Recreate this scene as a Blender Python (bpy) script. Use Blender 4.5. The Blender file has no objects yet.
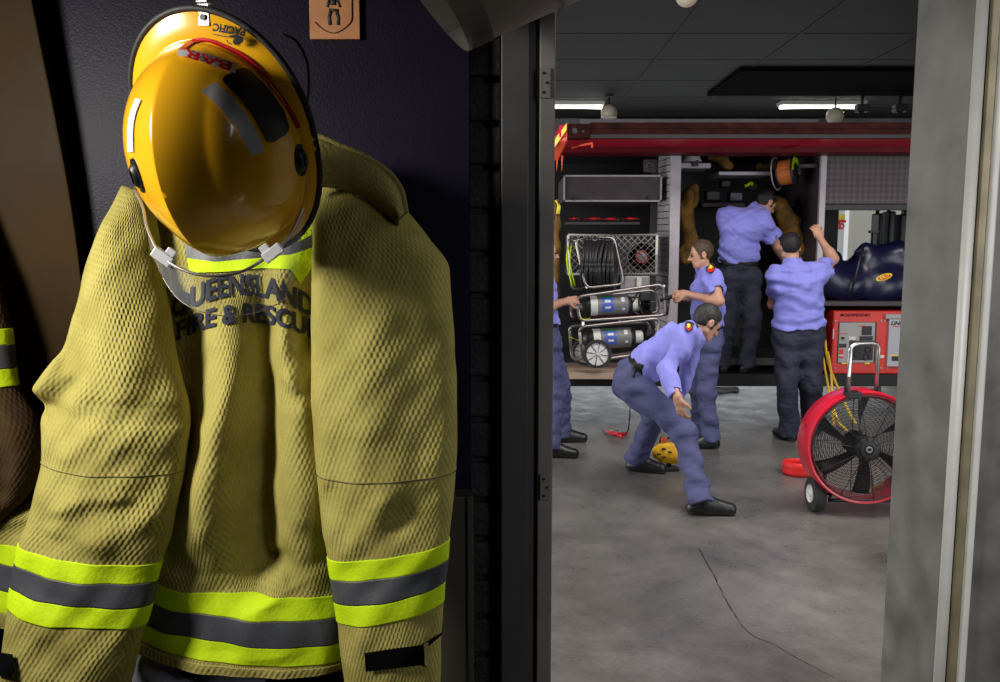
import bpy, bmesh, math, random
import numpy as np
from mathutils import Vector, Matrix
random.seed(7)
S = bpy.context.scene
COL = S.collection
R = math.radians
# ---------------------------------------------------------------- camera and measuring
FPX, PITCH, EYE = 800.0, R(6.4), 1.65
CP, SP = math.cos(PITCH), math.sin(PITCH)
def ray(px, py):
    u, v = (px-500)/FPX, (341-py)/FPX
    return Vector((u, CP+v*SP, -SP+v*CP))
def P(px, py, Y):                       # point of the place that stands Y metres ahead
    d = ray(px, py); return Vector((0, 0, EYE)) + d*(Y/d.y)
def F(px, py, z=0.0):                   # point on a horizontal plane
    d = ray(px, py); return Vector((0, 0, EYE)) + d*((z-EYE)/d.z)
cam = bpy.data.cameras.new('camera'); cam.lens = FPX/1000*36; cam.sensor_width = 36
cam.clip_start = .02; cam.clip_end = 200
co = bpy.data.objects.new('camera', cam); COL.objects.link(co)
co.location = (0, 0, EYE); co.rotation_euler = (R(90)-PITCH, 0, 0); S.camera = co

# ---------------------------------------------------------------- materials
M = {}
def mat(name, col, rough=.5, metal=0., var=0., vscale=8., bump=0., bscale=60., spec=.5, sheen=0., coat=0., emit=None, estr=0., rvar=0., alpha=1., trans=0.):
    m = bpy.data.materials.new(name); m.use_nodes = True
    nt = m.node_tree; b = nt.nodes['Principled BSDF']; L = nt.links
    b.inputs['Base Color'].default_value = (*col, 1); b.inputs['Roughness'].default_value = rough
    b.inputs['Metallic'].default_value = metal; b.inputs['Specular IOR Level'].default_value = spec
    b.inputs['Sheen Weight'].default_value = sheen; b.inputs['Coat Weight'].default_value = coat
    b.inputs['Alpha'].default_value = alpha; b.inputs['Transmission Weight'].default_value = trans
    if emit: b.inputs['Emission Color'].default_value = (*emit, 1); b.inputs['Emission Strength'].default_value = estr
    tc = nt.nodes.new('ShaderNodeTexCoord')
    if var or rvar:
        n = nt.nodes.new('ShaderNodeTexNoise'); n.inputs['Scale'].default_value = vscale; n.inputs['Detail'].default_value = 6
        L.new(tc.outputs['Object'], n.inputs['Vector'])
        if var:
            r = nt.nodes.new('ShaderNodeValToRGB'); r.color_ramp.elements[0].position = .3; r.color_ramp.elements[1].position = .72
            r.color_ramp.elements[0].color = (*[max(0, c*(1-var)) for c in col], 1)
            r.color_ramp.elements[1].color = (*[min(1, c*(1+var)) for c in col], 1)
            L.new(n.outputs['Fac'], r.inputs['Fac']); L.new(r.outputs['Color'], b.inputs['Base Color'])
        if rvar:
            mr = nt.nodes.new('ShaderNodeMapRange'); mr.inputs['From Min'].default_value = .3; mr.inputs['From Max'].default_value = .7
            mr.inputs['To Min'].default_value = max(.03, rough-rvar); mr.inputs['To Max'].default_value = min(1, rough+rvar)
            L.new(n.outputs['Fac'], mr.inputs['Value']); L.new(mr.outputs['Result'], b.inputs['Roughness'])
    if bump:
        n2 = nt.nodes.new('ShaderNodeTexNoise'); n2.inputs['Scale'].default_value = bscale; n2.inputs['Detail'].default_value = 4
        L.new(tc.outputs['Object'], n2.inputs['Vector'])
        bp = nt.nodes.new('ShaderNodeBump'); bp.inputs['Strength'].default_value = bump; bp.inputs['Distance'].default_value = .01
        L.new(n2.outputs['Fac'], bp.inputs['Height']); L.new(bp.outputs['Normal'], b.inputs['Normal'])
    M[name] = m; return m

def waffle(name, col, col2, pitch=.0112, strength=.7):
    m = mat(name, col, .9, spec=.12)
    nt = m.node_tree; L = nt.links; b = nt.nodes['Principled BSDF']
    uv = nt.nodes.new('ShaderNodeUVMap'); uv.uv_map = 'UVMap'
    nz = nt.nodes.new('ShaderNodeTexNoise'); nz.inputs['Scale'].default_value = 55; nz.inputs['Detail'].default_value = 2
    L.new(uv.outputs['UV'], nz.inputs['Vector'])
    vm = nt.nodes.new('ShaderNodeVectorMath'); vm.operation = 'SCALE'; vm.inputs['Scale'].default_value = .004
    L.new(nz.outputs['Color'], vm.inputs[0])
    va = nt.nodes.new('ShaderNodeVectorMath'); va.operation = 'ADD'
    L.new(uv.outputs['UV'], va.inputs[0]); L.new(vm.outputs[0], va.inputs[1])
    sx = nt.nodes.new('ShaderNodeSeparateXYZ'); L.new(va.outputs[0], sx.inputs[0])
    def mth(op, a, bb=None):
        n = nt.nodes.new('ShaderNodeMath'); n.operation = op
        for i, x in enumerate((a, bb)):
            if x is None: continue
            if isinstance(x, (int, float)): n.inputs[i].default_value = x
            else: L.new(x, n.inputs[i])
        return n.outputs[0]
    k = 2*math.pi/pitch
    a = mth('MULTIPLY', mth('ADD', sx.outputs['X'], mth('MULTIPLY', sx.outputs['Y'], .5)), k)
    c = mth('MULTIPLY', mth('SUBTRACT', sx.outputs['X'], mth('MULTIPLY', sx.outputs['Y'], .5)), k)
    h = mth('ADD', mth('COSINE', a), mth('COSINE', c))
    h = mth('MULTIPLY', mth('ADD', h, 2.0), .25)
    n3 = nt.nodes.new('ShaderNodeTexNoise'); n3.inputs['Scale'].default_value = 9; n3.inputs['Detail'].default_value = 5
    L.new(uv.outputs['UV'], n3.inputs['Vector'])
    amp = nt.nodes.new('ShaderNodeMapRange'); amp.inputs['From Min'].default_value = .35; amp.inputs['From Max'].default_value = .65
    amp.inputs['To Min'].default_value = .4; amp.inputs['To Max'].default_value = 1.1; L.new(n3.outputs['Fac'], amp.inputs['Value'])
    h = mth('MULTIPLY', h, amp.outputs[0])
    n4 = nt.nodes.new('ShaderNodeTexNoise'); n4.inputs['Scale'].default_value = 26; n4.inputs['Detail'].default_value = 3
    L.new(uv.outputs['UV'], n4.inputs['Vector'])
    h2 = mth('ADD', h, mth('MULTIPLY', n4.outputs['Fac'], 1.6))
    bp = nt.nodes.new('ShaderNodeBump'); bp.inputs['Strength'].default_value = strength; bp.inputs['Distance'].default_value = .0035
    L.new(h2, bp.inputs['Height']); L.new(bp.outputs['Normal'], b.inputs['Normal'])
    r = nt.nodes.new('ShaderNodeValToRGB'); r.color_ramp.elements[0].color = (*col2, 1); r.color_ramp.elements[1].color = (*col, 1)
    r.color_ramp.elements[0].position = .36; r.color_ramp.elements[1].position = .56
    L.new(n3.outputs['Fac'], r.inputs['Fac']); L.new(r.outputs['Color'], b.inputs['Base Color'])
    return m

# ---------------------------------------------------------------- objects
def props(o, label=None, cat=None, group=None, kind=None):
    if label: o['label'] = label
    if cat: o['category'] = cat
    if group: o['group'] = group
    if kind: o['kind'] = kind
    return o
def thing(name, label, cat, loc=(0, 0, 0), group=None):
    o = bpy.data.objects.new(name, None); COL.objects.link(o); o.location = loc; o.empty_display_size = .1
    return props(o, label, cat, group)
def link(name, me, m, parent=None, smooth=False, local=False):
    for mm in (m if isinstance(m, (list, tuple)) else [m]): me.materials.append(M[mm] if isinstance(mm, str) else mm)
    o = bpy.data.objects.new(name, me); COL.objects.link(o)
    if smooth: me.polygons.foreach_set('use_smooth', [True]*len(me.polygons))
    if parent is not None:
        o.parent = parent
        if not local:                      # vertices are in world coordinates: shift them to the parent's frame
            loc = Vector()
            p = parent
            while p is not None: loc += Vector(p.location); p = p.parent
            me.transform(Matrix.Translation(-loc))
    return o
def obj(name, bm, m, parent=None, smooth=False, angle=None):
    bmesh.ops.recalc_face_normals(bm, faces=bm.faces)
    me = bpy.data.meshes.new(name); bm.to_mesh(me); bm.free()
    o = link(name, me, m, parent, smooth or angle is not None)
    if angle is not None: me.set_sharp_from_angle(angle=R(angle))
    return o
def recentre(o):
    """Origin of a top-level single mesh to its base."""
    me = o.data; n = len(me.vertices); c = np.empty(n*3); me.vertices.foreach_get('co', c); c = c.reshape(-1, 3)
    v = Vector(((c[:,0].min()+c[:,0].max())/2, (c[:,1].min()+c[:,1].max())/2, c[:,2].min()))
    me.transform(Matrix.Translation(-v)); o.location = v; return o
def tag(o, label, cat, group=None): recentre(o); return props(o, label, cat, group)
def struct(o): o['kind'] = 'structure'; return o

def B(): return bmesh.new()
def frame(d, up=(0, 0, 1)):
    d = Vector(d).normalized(); up = Vector(up)
    if abs(d.dot(up)) > .98: up = Vector((0, 1, 0))
    x = d.cross(up).normalized(); y = x.cross(d).normalized()
    return x, y, d
def box(bm, a, b, bev=0., mi=0):
    a, b = Vector(a), Vector(b); c = (a+b)/2; s = b-a
    r = bmesh.ops.create_cube(bm, size=1, matrix=Matrix.Translation(c) @ Matrix.Diagonal((abs(s.x), abs(s.y), abs(s.z), 1)))
    vs = r['verts']
    fs = {f for v in vs for f in v.link_faces}
    for f in fs: f.material_index = mi
    if bev:
        es = list({e for v in vs for e in v.link_edges})
        bmesh.ops.bevel(bm, geom=es, offset=min(bev, min(abs(s.x), abs(s.y), abs(s.z))*.45), segments=2, affect='EDGES', profile=.5)
def obox(bm, c, ax, ay, az, hx, hy, hz, bev=0., mi=0):
    mtx = Matrix.Identity(4)
    for i, (a, h) in enumerate(((ax, hx), (ay, hy), (az, hz))):
        a = Vector(a).normalized()*2*h
        for k in range(3): mtx[k][i] = a[k]
    for k in range(3): mtx[k][3] = c[k]
    r = bmesh.ops.create_cube(bm, size=1, matrix=mtx); vs = r['verts']
    for f in {f for v in vs for f in v.link_faces}: f.material_index = mi
    if bev:
        es = list({e for v in vs for e in v.link_edges})
        bmesh.ops.bevel(bm, geom=es, offset=bev, segments=2, affect='EDGES', profile=.5)
def catmull(pts, n):
    pts = [np.array(p, float) for p in pts]; out = []
    for i in range(len(pts)-1):
        p1, p2 = pts[i], pts[i+1]; p0 = pts[i-1] if i else 2*p1-p2; p3 = pts[i+2] if i+2 < len(pts) else 2*p2-p1
        for k in range(n):
            t = k/n
            out.append(.5*((2*p1)+(p2-p0)*t+(2*p0-5*p1+4*p2-p3)*t*t+(3*p1-p0-3*p2+p3)*t**3))
    out.append(pts[-1]); return out
def tube(bm, pts, r, seg=8, closed=False, caps=True, mi=0, flat=None):
    """Sweep a circle (or a flat ellipse: flat=(normal, ratio)) along points; r may be a list."""
    pts = [Vector(p) for p in pts]; n = len(pts); rings = []
    rr = r if isinstance(r, (list, tuple)) else [r]*n
    prev = None
    for i, p in enumerate(pts):
        if closed: t = (pts[(i+1) % n]-pts[i-1]).normalized()
        else: t = (pts[min(i+1, n-1)]-pts[max(i-1, 0)]).normalized()
        if prev is None: x, y, _ = frame(t)
        else:
            x = (prev - t*prev.dot(t)).normalized(); y = t.cross(x)
        prev = x
        if flat:
            nn = Vector(flat[0]); nn = (nn-t*nn.dot(t)).normalized(); x2 = t.cross(nn)
            rings.append([bm.verts.new(p + x2*rr[i]*math.cos(a) + nn*rr[i]*flat[1]*math.sin(a)) for a in [2*math.pi*k/seg for k in range(seg)]])
        else:
            rings.append([bm.verts.new(p + (x*math.cos(a)+y*math.sin(a))*rr[i]) for a in [2*math.pi*k/seg for k in range(seg)]])
    m = n if closed else n-1
    for i in range(m):
        A, C = rings[i], rings[(i+1) % n]
        off = 0
        if closed and i == n-1:
            off = min(range(seg), key=lambda k: (A[0].co-C[k].co).length)
        for k in range(seg):
            f = bm.faces.new((A[k], A[(k+1) % seg], C[(k+1+off) % seg], C[(k+off) % seg])); f.material_index = mi; f.smooth = True
    if caps and not closed:
        for rg in (rings[0], rings[-1]):
            f = bm.faces.new(rg); f.material_index = mi
def cyl(bm, a, b, r1, r2=None, seg=24, mi=0):
    r2 = r1 if r2 is None else r2
    tube(bm, [a, b], [r1, r2], seg, mi=mi)
def lathe(bm, prof, c, axis, seg=32, mi=0, closed=False):
    """prof: (radius, along-axis) list."""
    x, y, d = frame(axis); c = Vector(c); rings = []
    for r, h in prof:
        if r < 1e-6: rings.append([bm.verts.new(c+d*h)])
        else: rings.append([bm.verts.new(c+d*h+(x*math.cos(a)+y*math.sin(a))*r) for a in [2*math.pi*k/seg for k in range(seg)]])
    pairs = list(zip(rings, rings[1:]))
    if closed: pairs.append((rings[-1], rings[0]))
    for A, C in pairs:
        for k in range(seg):
            vs = []
            for v in (A[k % len(A)], A[(k+1) % len(A)], C[(k+1) % len(C)], C[k % len(C)]):
                if v not in vs: vs.append(v)
            if len(vs) > 2:
                f = bm.faces.new(vs); f.material_index = mi; f.smooth = True
def arc(c, r, a0, a1, n, u=(1, 0, 0), v=(0, 0, 1)):
    c, u, v = Vector(c), Vector(u), Vector(v)
    return [c+(u*math.cos(R(a0+(a1-a0)*k/n))+v*math.sin(R(a0+(a1-a0)*k/n)))*r for k in range(n+1)]
def prism(bm, pts, d, mi=0):
    """Extrude a polygon (3-D points) by vector d."""
    d = Vector(d); A = [bm.verts.new(Vector(p)) for p in pts]; C = [bm.verts.new(Vector(p)+d) for p in pts]
    fs = [bm.faces.new(A), bm.faces.new(C[::-1])]
    n = len(A)
    for k in range(n): fs.append(bm.faces.new((A[k], C[k], C[(k+1) % n], A[(k+1) % n])))
    for f in fs: f.material_index = mi
def text2d(s, size, bold=.0, shear=0., maxedge=None):
    """Flat lettering as (verts Nx2, faces)."""
    cu = bpy.data.curves.new('t', 'FONT'); cu.body = s; cu.size = size; cu.offset = bold; cu.shear = shear
    cu.align_x = 'CENTER'; cu.align_y = 'CENTER'; cu.resolution_u = 4
    o = bpy.data.objects.new('t', cu); COL.objects.link(o)
    bpy.context.view_layer.update()
    me = bpy.data.meshes.new_from_object(o.evaluated_get(bpy.context.evaluated_depsgraph_get()))
    bpy.data.objects.remove(o); bpy.data.curves.remove(cu)
    bm = bmesh.new(); bm.from_mesh(me); bpy.data.meshes.remove(me)
    if maxedge:
        bmesh.ops.triangulate(bm, faces=bm.faces)
        for _ in range(6):
            es = [e for e in bm.edges if e.calc_length() > maxedge]
            if not es: break
            bmesh.ops.subdivide_edges(bm, edges=es, cuts=1)
            bmesh.ops.triangulate(bm, faces=[f for f in bm.faces if len(f.verts) > 3])
    return bm
def lettering(name, s, c, ux, uy, size, m, parent, bold=0., shear=0., depth=.001):
    """Lettering on a flat face: centred at c, reading along ux, upright along uy."""
    bm = text2d(s, size, bold, shear); ux, uy = Vector(ux).normalized(), Vector(uy).normalized(); n = ux.cross(uy)
    for v in bm.verts: v.co = Vector(c)+ux*v.co.x+uy*v.co.y+n*depth
    me = bpy.data.meshes.new(name); bm.to_mesh(me); bm.free()
    return link(name, me, m, parent)

# ---------------------------------------------------------------- smooth bodies: distance field -> mesh
def V3(p): return np.array([p[0], p[1], p[2]], float)
class Field:
    def __init__(s, lo, hi, h):
        s.h = h; s.lo = V3(lo)-3*h; n = np.ceil((V3(hi)+3*h-s.lo)/h).astype(int)+1; s.n = n
        s.ax = [s.lo[i]+h*np.arange(n[i]) for i in range(3)]
        s.f = np.full(n, .5, np.float32)
    def sub(s, lo, hi):
        i0 = np.maximum(0, ((lo-s.lo)/s.h).astype(int)-1); i1 = np.minimum(s.n, ((hi-s.lo)/s.h).astype(int)+3)
        if np.any(i1 <= i0): return None
        sl = tuple(slice(a, b) for a, b in zip(i0, i1))
        g = np.meshgrid(*[s.ax[k][sl[k]] for k in range(3)], indexing='ij')
        return sl, [x.astype(np.float32) for x in g]
    def put(s, sl, d, k, mode='u'):
        a = s.f[sl]
        if mode == 'u':
            if k > 0:
                hh = np.clip(.5+.5*(a-d)/k, 0, 1); s.f[sl] = a*(1-hh)+d*hh-k*hh*(1-hh)
            else: s.f[sl] = np.minimum(a, d)
        elif mode == 's':
            hh = np.clip(.5-.5*(a+d)/max(k, 1e-5), 0, 1); s.f[sl] = a*(1-hh)-d*hh+k*hh*(1-hh)
    def cap(s, a, b, ra, rb=None, k=.02, w=None, sx=1., flat=0, mode='u', grow=0., wr=None):
        """Tapered limb from a to b; w/sx: widen along direction w; flat bit1 cuts end a, bit2 cuts end b."""
        a, b = V3(a), V3(b); rb = ra if rb is None else rb; ra += grow; rb += grow
        m = max(ra, rb)*max(1, sx)+k+.03
        q = s.sub(np.minimum(a, b)-m, np.maximum(a, b)+m)
        if q is None: return
        sl, (X, Y, Z) = q
        ab = b-a; L2 = max(float(ab@ab), 1e-9); px, py, pz = X-a[0], Y-a[1], Z-a[2]
        t0 = (px*ab[0]+py*ab[1]+pz*ab[2])/L2; t = np.clip(t0, 0, 1)
        dx, dy, dz = px-t*ab[0], py-t*ab[1], pz-t*ab[2]
        if w is not None:
            w = V3(w); w = w/np.linalg.norm(w); c = dx*w[0]+dy*w[1]+dz*w[2]
            dx = dx-c*w[0]*(1-1/sx); dy = dy-c*w[1]*(1-1/sx); dz = dz-c*w[2]*(1-1/sx)
        d = np.sqrt(dx*dx+dy*dy+dz*dz)-(ra+(rb-ra)*t)
        L = math.sqrt(L2)
        if flat & 1: d = np.maximum(d, -t0*L)
        if flat & 2: d = np.maximum(d, (t0-1)*L)
        if wr is not None: d = d+wr(X, Y, Z)
        s.put(sl, d.astype(np.float32), k, mode)
    def ell(s, c, axes, rad, k=.02, mode='u', grow=0., cut=None):
        """Ellipsoid with its own axes; cut: list of (point, normal) half-spaces removed on the normal's side."""
        c = V3(c); rad = np.array(rad, float)+grow; m = rad.max()+k+.02
        q = s.sub(c-m, c+m)
        if q is None: return
        sl, (X, Y, Z) = q
        px, py, pz = X-c[0], Y-c[1], Z-c[2]; acc = 0; acc2 = 0
        for a, r in zip(axes, rad):
            a = V3(a); l = (px*a[0]+py*a[1]+pz*a[2]); acc = acc+(l/r)**2; acc2 = acc2+(l/(r*r))**2
        k0 = np.sqrt(acc); k1 = np.sqrt(acc2)+1e-6
        d = k0*(k0-1)/k1
        for (pt, nn) in (cut or []):
            pt, nn = V3(pt), V3(nn); nn = nn/np.linalg.norm(nn)
            d = np.maximum(d, (X-pt[0])*nn[0]+(Y-pt[1])*nn[1]+(Z-pt[2])*nn[2])
        s.put(sl, d.astype(np.float32), k, mode)
    def plane(s, pt, nn):
        """Remove everything on the normal's side."""
        g = np.meshgrid(*s.ax, indexing='ij'); pt, nn = V3(pt), V3(nn); nn = nn/np.linalg.norm(nn)
        s.f = np.maximum(s.f, ((g[0]-pt[0])*nn[0]+(g[1]-pt[1])*nn[1]+(g[2]-pt[2])*nn[2]).astype(np.float32))
    def wrinkle(s, amp, freq, seed=0, dirs=None):
        rs = np.random.RandomState(seed); g = np.meshgrid(*s.ax, indexing='ij'); acc = 0
        for i in range(5):
            d = rs.normal(size=3); d /= np.linalg.norm(d)
            if dirs is not None: dd = V3(dirs[i % len(dirs)]); d = d*.35+dd; d /= np.linalg.norm(d)
            e = rs.normal(size=3); e /= np.linalg.norm(e); fr = freq*(.7+.6*rs.rand())
            acc = acc+np.sin(fr*(g[0]*d[0]+g[1]*d[1]+g[2]*d[2])+2.2*np.sin(fr*.35*(g[0]*e[0]+g[1]*e[1]+g[2]*e[2])+rs.rand()*6)+rs.rand()*6)
        s.f = s.f+(amp*acc/2.2).astype(np.float32)
    def mesh(s, name, m, parent=None, keep_big=True):
        f = s.f; ins = f < 0
        if not ins.any(): return None
        c = sum(ins[a:f.shape[0]-1+a, b:f.shape[1]-1+b, d:f.shape[2]-1+d].astype(np.int8) for a in (0, 1) for b in (0, 1) for d in (0, 1))
        I = np.argwhere((c > 0) & (c < 8)); idx = np.full(c.shape, -1, np.int64); idx[tuple(I.T)] = np.arange(len(I))
        acc = np.zeros((len(I), 3)); cnt = np.zeros(len(I))
        cor = [(a, b, d) for a in (0, 1) for b in (0, 1) for d in (0, 1)]
        for p in cor:
            for ax in range(3):
                if p[ax]: continue
                q = list(p); q[ax] = 1
                fa = f[I[:, 0]+p[0], I[:, 1]+p[1], I[:, 2]+p[2]]; fb = f[I[:, 0]+q[0], I[:, 1]+q[1], I[:, 2]+q[2]]
                cr = (fa < 0) != (fb < 0); t = np.where(cr, fa/np.where(cr, fa-fb, 1), 0)
                pos = np.array(p, float)[None, :].repeat(len(I), 0); pos[:, ax] = t
                acc += pos*cr[:, None]; cnt += cr
        V = (I+acc/cnt[:, None])*s.h+s.lo
        faces = []
        for ax in range(3):
            o1, o2 = [(1, 2), (2, 0), (0, 1)][ax]
            a = np.take(ins, range(0, f.shape[ax]-1), ax); b = np.take(ins, range(1, f.shape[ax]), ax)
            E = np.argwhere(a != b)
            E = E[(E[:, o1] > 0) & (E[:, o2] > 0) & (E[:, o1] < f.shape[o1]-1) & (E[:, o2] < f.shape[o2]-1)]
            flip = a[tuple(E.T)]
            def g(d1, d2):
                q = E.copy(); q[:, o1] -= d1; q[:, o2] -= d2; return idx[tuple(q.T)]
            q = np.stack([g(1, 1), g(0, 1), g(0, 0), g(1, 0)], 1)
            q[~flip] = q[~flip][:, ::-1]; faces.append(q)
        Fc = np.concatenate(faces); me = bpy.data.meshes.new(name)
        me.vertices.add(len(V)); me.vertices.foreach_set('co', V.ravel().astype(np.float32))
        me.loops.add(Fc.size); me.loops.foreach_set('vertex_index', Fc.ravel().astype(np.int32))
        me.polygons.add(len(Fc)); me.polygons.foreach_set('loop_start', np.arange(0, Fc.size, 4, dtype=np.int32))
        me.update(calc_edges=True); me.validate()
        if keep_big:
            bm = bmesh.new(); bm.from_mesh(me); bm.verts.ensure_lookup_table(); seen = set(); comps = []
            for v in bm.verts:
                if v.index in seen: continue
                st = [v]; seen.add(v.index); cc = []
                while st:
                    x = st.pop(); cc.append(x)
                    for e in x.link_edges:
                        y = e.other_vert(x)
                        if y.index not in seen: seen.add(y.index); st.append(y)
                comps.append(cc)
            if len(comps) > 1:
                mx = max(map(len, comps))
                bmesh.ops.delete(bm, geom=[v for cc in comps if len(cc) < mx*.12 for v in cc], context='VERTS')
                bm.to_mesh(me)
            bm.free()
        return link(name, me, m, parent, smooth=True)

# ---------------------------------------------------------------- cloth: lofts between measured outlines
class Loft:
    """rows: (xL,yL,xR,yR,Y,depth). Closed tube; folds: list of (polyline px, width px, amp m)."""
    def __init__(s, rows, folds=(), n=2., sub=8, seed=0, noise=.002):
        a = np.array(catmull([np.array(r, float) for r in rows], sub)); s.rows = a; s.nv = len(a); s.folds = folds; s.n = n
        s.noise = noise; rs = np.random.RandomState(seed); s.ph = rs.rand(12)*6.28; s.src = rows; s.sub = sub
    def row(s, v):
        v = np.clip(v, 0, s.nv-1.0001); i = np.floor(v).astype(int); t = (v-i)[..., None]
        return s.rows[i]*(1-t)+s.rows[np.minimum(i+1, s.nv-1)]*t
    def ev(s, phi, v, off=0., fine=True):
        """phi 0..2pi; 0 = right edge, pi/2 = front, pi = left edge."""
        r = s.row(v); xL, yL, xR, yR, Y, D = [r[..., k] for k in range(6)]
        c, q = np.cos(phi), np.sin(phi)
        e = 2/s.n
        cc = np.sign(c)*np.abs(c)**e; qq = np.sign(q)*np.abs(q)**e
        t = .5+.5*cc; px = xL+(xR-xL)*t; py = yL+(yR-yL)*t
        front = np.clip(q*1.6, 0, 1)
        disp = np.zeros_like(px)
        for poly, w, amp in s.folds:
            poly = np.array(poly, float); best = np.full(px.shape, 1e9); tt = np.zeros(px.shape); n = len(poly)-1
            for i in range(n):
                A, Bp = poly[i], poly[i+1]; ab = Bp-A
                u = np.clip(((px-A[0])*ab[0]+(py-A[1])*ab[1])/(ab@ab), 0, 1)
                d = np.hypot(px-A[0]-u*ab[0], py-A[1]-u*ab[1]); m = d < best
                best = np.where(m, d, best); tt = np.where(m, (i+u)/n, tt)
            ww = w*(.6+.8*np.sin(np.clip(tt, .02, .98)*np.pi)) if not isinstance(w, tuple) else w[0]+(w[1]-w[0])*tt
            fade = np.clip(np.sin(np.clip(tt, 0, 1)*np.pi)*2.2, .15, 1)
            disp = disp+amp*np.exp(-best**2/(2*ww**2))*fade
        p = s.ph; a, b = px*.02, py*.02
        disp = disp+s.noise*(np.sin(3.1*a+1.3*b+p[0]+1.5*np.sin(1.1*b+p[1]))+.7*np.sin(5.3*b-2.2*a+p[2]+1.2*np.sin(2*a+p[3]))+.5*np.sin(8.1*a+5.2*b+p[4]+2*np.sin(1.7*b+p[5])))
        # into space
        dirx = (px-500)/FPX; v_ = (341-py)/FPX; dy = CP+v_*SP; dz = -SP+v_*CP
        X = dirx*Y/dy; Z = EYE+dz*Y/dy
        nx = c; ny = -q
        depth = D*qq
        X = X+nx*(off+disp*.25*(1-front)); YY = Y-depth-(disp*front+off*np.abs(q))
        return np.stack([X, YY, Z], -1)
    def mesh(s, name, m, parent=None, v0=0., v1=None, off=0., seg=140, per=1, phi0=None, phi1=None, wob=0.):
        v1 = s.nv-1 if v1 is None else v1
        nv = max(4, int((v1-v0)*per)+1); vs = np.linspace(v0, v1, nv)
        closed = phi0 is None
        ph = np.linspace(0, 2*np.pi, seg, endpoint=False) if closed else np.linspace(phi0, phi1, seg)
        PH, VV = np.meshgrid(ph, vs)
        if wob: VV = np.clip(VV+wob*np.sin(PH*9+1), 0, s.nv-1)
        pts = s.ev(PH, VV, off); n = seg
        me = bpy.data.meshes.new(name); faces = []; uvs = []
        mid = pts[nv//2]; du = np.concatenate([[0], np.cumsum(np.linalg.norm(np.diff(mid, axis=0), axis=1))])
        lm = pts[:, n//4]; dv = np.concatenate([[0], np.cumsum(np.linalg.norm(np.diff(lm, axis=0), axis=1))])
        for i in range(nv-1):
            for k in range(n if closed else n-1):
                k2 = (k+1) % n; faces.append((i*n+k, i*n+k2, (i+1)*n+k2, (i+1)*n+k))
                u1 = du[k+1] if k+1 < n else du[-1]*n/(n-1)
                uvs += [du[k], dv[i], u1, dv[i], u1, dv[i+1], du[k], dv[i+1]]
        if closed:
            faces.append(tuple(range(n))[::-1]); uvs += [0, 0]*n
            faces.append(tuple((nv-1)*n+k for k in range(n))); uvs += [0, 0]*n
        me.from_pydata(pts.reshape(-1, 3).tolist(), [], faces)
        ul = me.uv_layers.new(name='UVMap'); ul.data.foreach_set('uv', uvs)
        me.update()
        o = link(name, me, m, parent, smooth=True)
        return o
    def at(s, px, py, off=0.):
        """Arrays of picture points on the front of the cloth -> points in space."""
        px, py = np.asarray(px, float), np.asarray(py, float); v = np.full(px.shape, s.nv/2.)
        allv = np.arange(s.nv)
        out_t = np.zeros(px.shape)
        for i in range(px.size):
            r = s.rows; w = np.maximum(r[:, 2]-r[:, 0], 1); t = np.clip((px.flat[i]-r[:, 0])/w, 0, 1); yy = r[:, 1]+(r[:, 3]-r[:, 1])*t
            j = int(np.clip(np.searchsorted(yy, py.flat[i]), 1, s.nv-1)); u = (py.flat[i]-yy[j-1])/max(yy[j]-yy[j-1], 1e-6)
            v.flat[i] = j-1+np.clip(u, 0, 1); rr = s.row(np.array([v.flat[i]]))[0]
            out_t.flat[i] = np.clip((px.flat[i]-rr[0])/(rr[2]-rr[0]), .001, .999)
        cc = 2*out_t-1; c = np.sign(cc)*np.abs(cc)**(s.n/2); phi = np.arccos(c)
        return s.ev(phi, v, off)
    def vat(s, y, side=.5):
        r = s.rows; yy = r[:, 1]+(r[:, 3]-r[:, 1])*side
        j = int(np.clip(np.searchsorted(yy, y), 1, s.nv-1)); return j-1+(y-yy[j-1])/(yy[j]-yy[j-1])
    def patch(s, name, poly, m, parent, off=.002, step=6):
        """A flat shape given in picture points laid on the cloth."""
        bm = bmesh.new(); vs = [bm.verts.new((x, y, 0)) for x, y in poly]; bm.faces.new(vs)
        bmesh.ops.triangulate(bm, faces=bm.faces)
        for _ in range(7):
            es = [e for e in bm.edges if e.calc_length() > step]
            if not es: break
            bmesh.ops.subdivide_edges(bm, edges=es, cuts=1); bmesh.ops.triangulate(bm, faces=[f for f in bm.faces if len(f.verts) > 3])
        return s.drape(name, bm, m, parent, off)
    def drape(s, name, bm, m, parent, off=.002):
        vs = list(bm.verts); q = s.at([v.co.x for v in vs], [v.co.y for v in vs], off)
        for v, p in zip(vs, q): v.co = p
        return obj(name, bm, m, parent, smooth=True)
from mathutils.bvhtree import BVHTree
# ================================================================ materials of the locker passage
mat('wall_dark', (.0075, .0055, .016), .45, var=.25, vscale=3, bump=.12, bscale=220, spec=.13)
mat('brick_dark', (.010, .009, .009), .8, var=.5, vscale=20, bump=.5, bscale=90)
mat('mortar', (.02, .018, .017), .9)
mat('jamb_paint', (.052, .048, .048), .5, var=.15, vscale=9)
mat('jamb_light', (.17, .152, .140), .5, var=.15, vscale=9)
mat('steel', (.16, .157, .142), .5, metal=.2, var=.36, vscale=9, rvar=.1, bump=.05, bscale=30)
mat('steel_edge_lit', (.72, .71, .66), .5, metal=.1, var=.08, vscale=12)  # pale colour carries the light caught by the steel edge and bead
mat('brass', (.26, .22, .14), .5, metal=.3, var=.25, vscale=14)
mat('galv', (.36, .33, .30), .42, metal=.6, var=.2, vscale=6)
mat('brown_metal', (.030, .016, .004), .6, metal=0, spec=.08, var=.3, vscale=4, rvar=.1)
mat('board_brown', (.045, .038, .030), .6, var=.2, vscale=6)
mat('black', (.008, .008, .009), .45)
mat('rubber', (.015, .015, .016), .6, bump=.1, bscale=80)
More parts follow.
